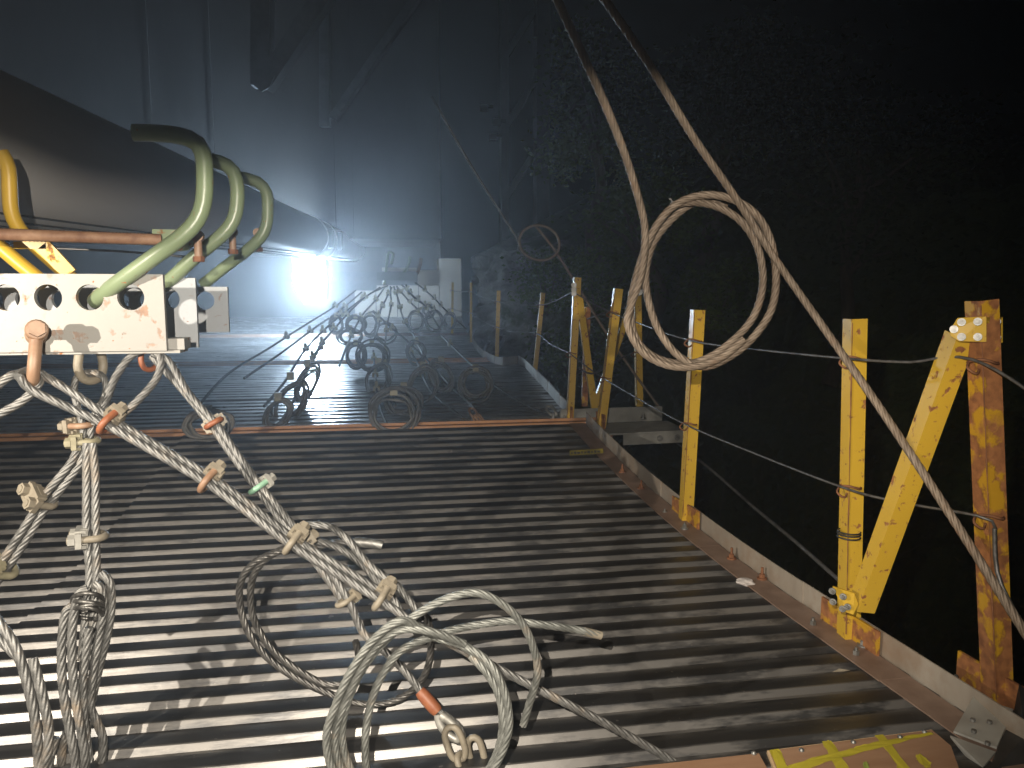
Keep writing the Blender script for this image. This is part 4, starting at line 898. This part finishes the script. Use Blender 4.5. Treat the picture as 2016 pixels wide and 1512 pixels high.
slings += [
 ([(790, 560, 11.5), (815, 584, 11.6), (838, 604, 11.8), (868, 650, 12.2)], 3, 'far sling between the middle ones of the fan'),
 ([(768, 564, 11.2), (770, 600, 10.6), (762, 640, 10.0), (758, 690, 9.0), (760, 740, 7.6), (778, 800, 6.0)], 4, 'far sling hanging nearly straight through the tangle'),
 ([(757, 566, 11.1), (740, 590, 10.8), (712, 622, 10.2), (690, 665, 9.4), (668, 720, 8.0)], 3, 'far sling bending left through the tangle'),
 ([(748, 566, 11.1), (700, 598, 10.3), (648, 640, 9.3), (600, 690, 8.2), (560, 752, 6.9), (520, 800, 6.2)], 4, 'far sling parallel to the long left one'),
 ([(812, 655, 10.8), (835, 700, 9.4), (880, 752, 7.6), (930, 800, 6.4), (948, 826, 5.8)], 2, 'slack sling curving towards the rusty chain'),
 ([(840, 720, 9.0), (885, 765, 7.6), (915, 792, 6.8), (932, 806, 6.3)], 1, 'short slack sling above the rusty chain'),
 ([(640, 668, 8.7), (612, 718, 7.7), (590, 765, 6.8), (560, 822, 5.8), (535, 842, 5.5)], 3, 'heavy left sling doubled above the joint')]
for pts, nc, lab in slings:
    ctrl = PP(pts); r = .0125
    e = empty('far_sling', ctrl[-1], lab, 'wire rope', 'far slings')
    mb = MB(); rope_into(mb, ctrl, r, False); put(mb, 'rope', M['rope_far'], e)
    sp_ = spline(ctrl, .05); T_, N_, B_ = frames(sp_)
    for k in range(nc):
        i = int(len(sp_) * (.12 + .62 * k / max(1, nc))); c = sp_[i]; rot = Matrix((T_[i], N_[i], B_[i])).transposed()
        mb = MB(); mb.box(c, (.05, .045, .065), rot); mb.cyl(c, c + N_[i] * .07, .012, 8)
        mb.box(c + N_[i] * .045, (.03, .03, .03), rot); put(mb, 'clip', M['clip_olive'], e)
coils = [
 ((819, 632, 16, 21), 12.2, 'far rope ring, left of the trio by the far rail'), ((855, 632, 18, 22), 12.6, 'far rope ring, middle of the trio by the far rail'),
 ((885, 632, 12, 18), 13.0, 'far rope ring, right of the trio by the far rail'), ((700, 640, 20, 18), 9.8, 'far rope ring below the lamp, right'), ((662, 640, 14, 20), 9.6, 'far rope ring below the lamp, left'),
 ((732, 702, 32, 29), 8.6, 'rope ring in mid distance on the second panel, left'), ((820, 694, 19, 24), 9.3, 'small rope ring in mid distance on the second panel, right'),
 ((832, 758, 30, 40), 6.7, 'tall oval rope ring halfway along the second panel'), ((936, 755, 33, 31), 6.7, 'round rope ring near the right side of the second panel'),
 ((775, 814, 50, 45), 5.25, 'largest mid-distance rope ring, standing over the joint angle'), ((572, 792, 27, 52), 5.9, 'slanting rope ring left of the lamp reflection'),
 ((408, 838, 48, 30), 4.6, 'dark rope ring behind the topmost right-rope clip')]
coils += [
 ((845, 612, 12, 14), 12.9, 'tiny far rope ring tucked above the middle ring of the trio'), ((760, 655, 22, 20), 10.4, 'far rope ring right under the fan of slings'),
 ((690, 662, 26, 17), 9.9, 'flat far rope ring left of the fan of slings'), ((728, 640, 15, 24), 10.6, 'narrow far rope ring in the middle of the tangle'),
 ((745, 745, 24, 34), 7.3, 'leaning rope ring between the mid-distance left ring and the joint'), ((795, 790, 36, 30), 6.0, 'loose rope ring just behind the largest mid-distance ring'),
 ((868, 742, 22, 34), 7.2, 'narrow leaning rope ring beside the tall oval one'), ((700, 700, 20, 26), 8.9, 'rope ring overlapping the mid-distance left ring'),
 ((605, 755, 18, 40), 6.5, 'thin slanting rope ring in the lamp reflection'), ((548, 815, 22, 34), 5.5, 'lowest slanting rope ring left of the lamp reflection')]
for k, ((cx_, cy_, rx, ry), d, lab) in enumerate(coils):
    e = empty('rope_coil', P(cx_, cy_ + ry, d), lab, 'rope coil', 'far rope rings')
    for j in range(5 if d < 10 else 4):
        rnd = random.Random(k * 7 + j); sc = 1 - .06 * j + rnd.uniform(-.04, .04); tl = {7: .35, 10: .55, 16: .4, 18: -.4, 20: .5, 21: .6}.get(k, rnd.uniform(-.15, .15)) + rnd.uniform(-.08, .08)
        pts = ell(cx_ + rnd.uniform(-.10, .10) * rx, cy_ + rnd.uniform(-.09, .09) * ry, rx * sc, ry * sc * rnd.uniform(.88, 1.08), 0, 6.28 * 13 / 14, 14, d, d, tl)
        pts = [(a + rnd.uniform(-.055, .055) * rx, b + rnd.uniform(-.055, .055) * ry, q) for a, b, q in pts]
        pts = [(a, b, dd_ + .10 * math.sin(2 * math.pi * i / 14 + j) * rx * d / FOC * 2) for i, (a, b, dd_) in enumerate(pts)]
        mb = MB(); mb.tube(spline(PP(pts), .03, True), .0105, 7, False, True, True); put(mb, 'rope_turn', M['rope_far'], e)
    mb = MB(); c = P(cx_, cy_ - ry, d); mb.box(c, (.05, .05, .06)); put(mb, 'tie', M['clip_olive'], e)
fc = empty('chain', P(940, 830, 5.7), 'rusty chain and hook lying over the joint angle', 'chain')
cpts = PP([(928, 806, 5.8), (936, 820, 5.72), (944, 832, 5.65), (950, 845, 5.6)])
for k in range(3): put(link(cpts[k] - (cpts[k + 1] - cpts[k]) * .15, cpts[k + 1] + (cpts[k + 1] - cpts[k]) * .15, .024, .010, RT if k % 2 else HF + V((0, 0, .5))), 'link', M['rust_smooth'], fc)
put(link(P(938, 815, 5.75), P(956, 842, 5.6), .02, .009, RT), 'link', M['rust_smooth'], fc)
fc2 = empty('chain', P(1086, 812, 5.75), 'short grey chain at the corner post foot', 'chain')
put(link(P(1078, 800, 5.9), P(1092, 818, 5.8), .025, .010, RT), 'link', M['bracket'], fc2); put(link(P(1088, 800, 5.9), P(1096, 816, 5.8), .022, .010, HF), 'link', M['bracket'], fc2)

# ================================================================== pier, tower, rock, trees
pier = empty('pier', P(600, 470, 16.5), 'huge grey concrete crosswall hanging above the walkway, filling the upper left', 'pier')
yr = 16.6; xe = Py(868, 400, yr).x; zb_ = 2.30
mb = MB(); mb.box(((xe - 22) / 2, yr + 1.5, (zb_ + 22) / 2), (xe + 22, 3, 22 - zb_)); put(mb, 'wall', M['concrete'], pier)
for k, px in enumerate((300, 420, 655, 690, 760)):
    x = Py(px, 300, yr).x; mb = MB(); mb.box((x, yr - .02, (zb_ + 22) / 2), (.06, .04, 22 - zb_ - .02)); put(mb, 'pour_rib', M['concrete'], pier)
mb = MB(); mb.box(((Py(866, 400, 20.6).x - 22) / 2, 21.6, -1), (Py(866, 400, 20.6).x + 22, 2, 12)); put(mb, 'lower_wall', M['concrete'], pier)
pd = empty('foot_wall', Py(886, 640, 19.6), 'pale concrete foot wall beside the rock', 'wall')
a, b = Py(866, 660, 19.8), Py(908, 509, 19.8)
mb = MB(); mb.box(((a.x + b.x) / 2, 20.2, (b.z - 6) / 2), (b.x - a.x, .8, b.z + 6)); put(mb, 'wall', M['concrete_warm'], pd)
a, b = Py(700, 655, 19.75), Py(866, 562, 19.75)
fpn = empty('hung_panel', Py(800, 640, 19.75), 'pale board wall closing the far end of the walkway', 'panel', 'far panels')
for k in range(4):
    x0, x1 = a.x + (b.x - a.x) * k / 4, a.x + (b.x - a.x) * (k + 1) / 4 - .02
    mb = MB(); mb.box(((x0 + x1) / 2, 19.8, (a.z - .2 + b.z) / 2), (x1 - x0, .05, b.z - a.z + .2)); put(mb, 'board', M['concrete_warm'], fpn)
# dark steel members high on the left
ts = empty('bridge_truss', P(520, 170, 11.5), 'dark steel truss members meeting in a vee high up', 'truss')
dT = 11.5
for a, b, wd in (((517, 172), (517, -200), .27), ((520, 172), (740, -160), .24)):
    mb = MB(); mb.bar(P(*a, dT), P(*b, dT), wd, .25, HF); put(mb, 'member', M['truss'], ts)
mb = MB(); mb.prism(PP([(497, 150, dT - .2), (540, 150, dT - .2), (530, 172, dT - .2), (515, 180, dT - .2), (500, 168, dT - .2)]), (0, 0, 0), HF * .03); put(mb, 'gusset_plate', M['truss'], ts)
for a, b, wd, lab in (((640, 250), (640, -100), .2, 'dark upright steel hanger right of the vee'), ((655, 235), (900, -120), .16, 'thin dark diagonal steel member right of the vee')):
    mb = MB(); mb.bar(P(*a, 16), P(*b, 16), wd, .2, HF); tag(mb.build('truss_member', M['truss']), lab, 'beam')
tw = empty('tower', P(1030, 640, 25), 'dark steel tower column rising behind the rope ring', 'tower')
for px0, px1, dd_ in ((985, 1000, 25), (1052, 1078, 25)):
    a, b = P(px0, 640, dd_), P(px1, -150, dd_); x0, x1 = a.x, P(px1, 640, dd_).x
    mb = MB(); mb.box(((x0 + x1) / 2, a.y, (a.z + b.z) / 2), (x1 - x0, .6, b.z - a.z)); put(mb, 'column', M['truss'], tw)
for py in (120, 260, 400):
    mb = MB(); mb.bar(P(990, py, 25), P(1065, py - 120, 25), .2, .2, HF); put(mb, 'lacing', M['truss'], tw)
for k, (px, py, lab) in enumerate(((953, 212, 'small pale plate high on the dark tower, top one'), (978, 240, 'small pale plate on the dark tower, middle one'), (970, 270, 'small pale plate on the dark tower, lowest one'))):
    p = P(px, py, 15); mb = MB(); mb.box(p, (.14, .05, .13)); mb.box(p + V((.13, .02, .03)), (.10, .04, .05)); tag(mb.build('junction_plate', M['concrete']), lab, 'plate', 'plates on the tower')
# rock wall
def rockwall():
    A0, B0 = Py(903, 600, 20.3), V((12.5, 11.0, 0)); n, mz = 150, 110; vs = []
    zt = 2.1; zb = -8.5
    for i in range(n + 1):
        t = i / n; bx, by = A0.x + (B0.x - A0.x) * t, A0.y + (B0.y - A0.y) * t
        top = zt + .25 * mnoise.noise(V((t * 30, 3, 1))) + 1.2 * t
        for j in range(mz + 1):
            u = (j / mz) ** .6; z = zb + (top - zb) * u
            q = V((bx * .9, by * .9, z * .9))
            d = .55 * mnoise.noise(q * .9) + .40 * mnoise.turbulence(q * 2.2, 4, False) + .10 * mnoise.noise(q * 7) + .35 * abs(mnoise.noise(V((q.x * 2.6, q.y * 2.6, q.z * .35))))
            lean = (1 - u) * 1.3
            nx_, ny_ = -.63, -.77
            vs.append((bx + nx_ * (d - .6 - lean * .0) + .35 * (1 - u) * -1 * 0, by + ny_ * (d - .6), z))
    fs = [(i * (mz + 1) + j, (i + 1) * (mz + 1) + j, (i + 1) * (mz + 1) + j + 1, i * (mz + 1) + j + 1) for i in range(n) for j in range(mz)]
    mb = MB(); mb.add(vs, fs, False)
    # the hill carries on behind the brow
    back = []
    for i in range(0, n + 1):
        v = vs[i * (mz + 1) + mz]; back.append(v)
    b2_ = [(v[0] + 6, v[1] + 8, v[2] + 3) for v in back]
    mb.add(back + b2_, [(i, i + 1, n + 1 + i + 1, n + 1 + i) for i in range(n)])
    return mb.build('rock_face', M['rock'])
rk = rockwall(); tag(rk, kind='structure')
def foliage(center, rad, n, size, rnd, clumps=26):
    vs, fs = [], []
    cl = []
    for _ in range(clumps):
        v = V((rnd.gauss(0, 1), rnd.gauss(0, 1), rnd.gauss(0, 1))).normalized() * (rnd.random() ** .4)
        cl.append(V((v.x * rad[0], v.y * rad[1], v.z * rad[2])) + center)
    for k in range(n):
        c = rnd.choice(cl); s = .30 * min(rad)
        p = c + V((rnd.gauss(0, s), rnd.gauss(0, s), rnd.gauss(0, s * .7)))
        a = V((rnd.uniform(-1, 1), rnd.uniform(-1, 1), rnd.uniform(-.7, .4))).normalized(); b = a.cross(V((rnd.uniform(-1, 1), rnd.uniform(-1, 1), rnd.uniform(-1, 1)))).normalized()
        L = size * rnd.uniform(.6, 1.3); i = len(vs)
        vs += [p, p + a * L * .5 + b * L * .28, p + a * L, p + a * L * .5 - b * L * .28]; fs.append((i, i + 1, i + 2, i + 3))
    return vs, fs, cl
def tree(base, c, rad, n, size, label, mat, seed):
    rnd = random.Random(seed); e = empty('tree', base, label, 'tree', 'trees above the rock')
    vs, fs, cl = foliage(c, rad, n, size, rnd); mb = MB(); mb.add(vs, fs); put(mb, 'crown', M[mat], e)
    mb = MB(); k = 8; pts = [base.lerp(c, t / k) + V((.12 * math.sin(t * 1.1 + seed), .1 * math.cos(t), 0)) for t in range(k + 1)]
    mb.tube(pts, [.16 * (1 - .6 * t / k) for t in range(k + 1)], 9)
    for q in cl[:14]:
        s = pts[rnd.randint(4, k)]; mid = s.lerp(q, .5) + V((0, 0, .15)); mb.tube([s, mid, q], [.06, .035, .012], 6)
    put(mb, 'trunk', M['bark'], e)
def ct(px, py, d): return P(px, py, d)
tree(ct(1180, 520, 15), ct(1165, 200, 15), V((.95, .9, 1.5)), 3600, .13, 'leafy tree just left of the two hanging ropes', 'leaf', 3)
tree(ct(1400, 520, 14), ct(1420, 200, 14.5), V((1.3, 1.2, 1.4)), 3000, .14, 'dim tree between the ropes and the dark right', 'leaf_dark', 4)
tree(ct(1300, 640, 13), ct(1260, 430, 13), V((1.0, .9, .8)), 3000, .11, 'low bushy tree behind the brown rope ring', 'leaf', 5)
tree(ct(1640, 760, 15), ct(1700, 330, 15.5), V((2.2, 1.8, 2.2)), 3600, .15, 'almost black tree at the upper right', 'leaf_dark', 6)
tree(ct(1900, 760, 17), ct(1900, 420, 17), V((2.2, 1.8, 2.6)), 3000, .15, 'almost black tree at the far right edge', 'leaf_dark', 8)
for k, (px, py, d, rx, rz, n, lab) in enumerate(((1085, 560, 13.5, .55, .55, 1500, 'green shrub clinging to the rock left of the corner posts'), (1180, 560, 12.8, .8, .5, 1500, 'green shrub on the rock behind the corner posts'), (1130, 690, 12.6, .7, .5, 1300, 'low ivy patch on the rock below the far railing'), (1420, 560, 12, .9, .7, 1500, 'dark shrub seen through the brown rope ring'))):
    e = empty('shrub', P(px, py, d), lab, 'shrub', 'shrubs on the rock'); vs, fs, cl = foliage(P(px, py, d), V((rx, rx, rz)), n, .085, random.Random(30 + k), 18)
    mb = MB(); mb.add(vs, fs); put(mb, 'foliage', M['leaf'], e)
    mb = MB()
    for q in cl[:6]: mb.tube([P(px, py, d) + V((0, .3, -rz)), q], [.02, .006], 5)
    put(mb, 'stems', M['bark'], e)

# ================================================================== misty air
hz = bpy.data.materials.new('night_mist'); hz.use_nodes = True; nt = hz.node_tree; nt.nodes.clear()
ho = nt.nodes.new('ShaderNodeOutputMaterial'); pv = nt.nodes.new('ShaderNodeVolumePrincipled')
pv.inputs['Color'].default_value = (.86, .92, 1, 1); pv.inputs['Density'].default_value = .0095; pv.inputs['Anisotropy'].default_value = .8
nt.links.new(pv.outputs[0], ho.inputs['Volume'])
mb = MB(); mb.box((0, 80, 20), (420, 420, 64)); hb = mb.build('haze', hz); tag(hb, kind='stuff')
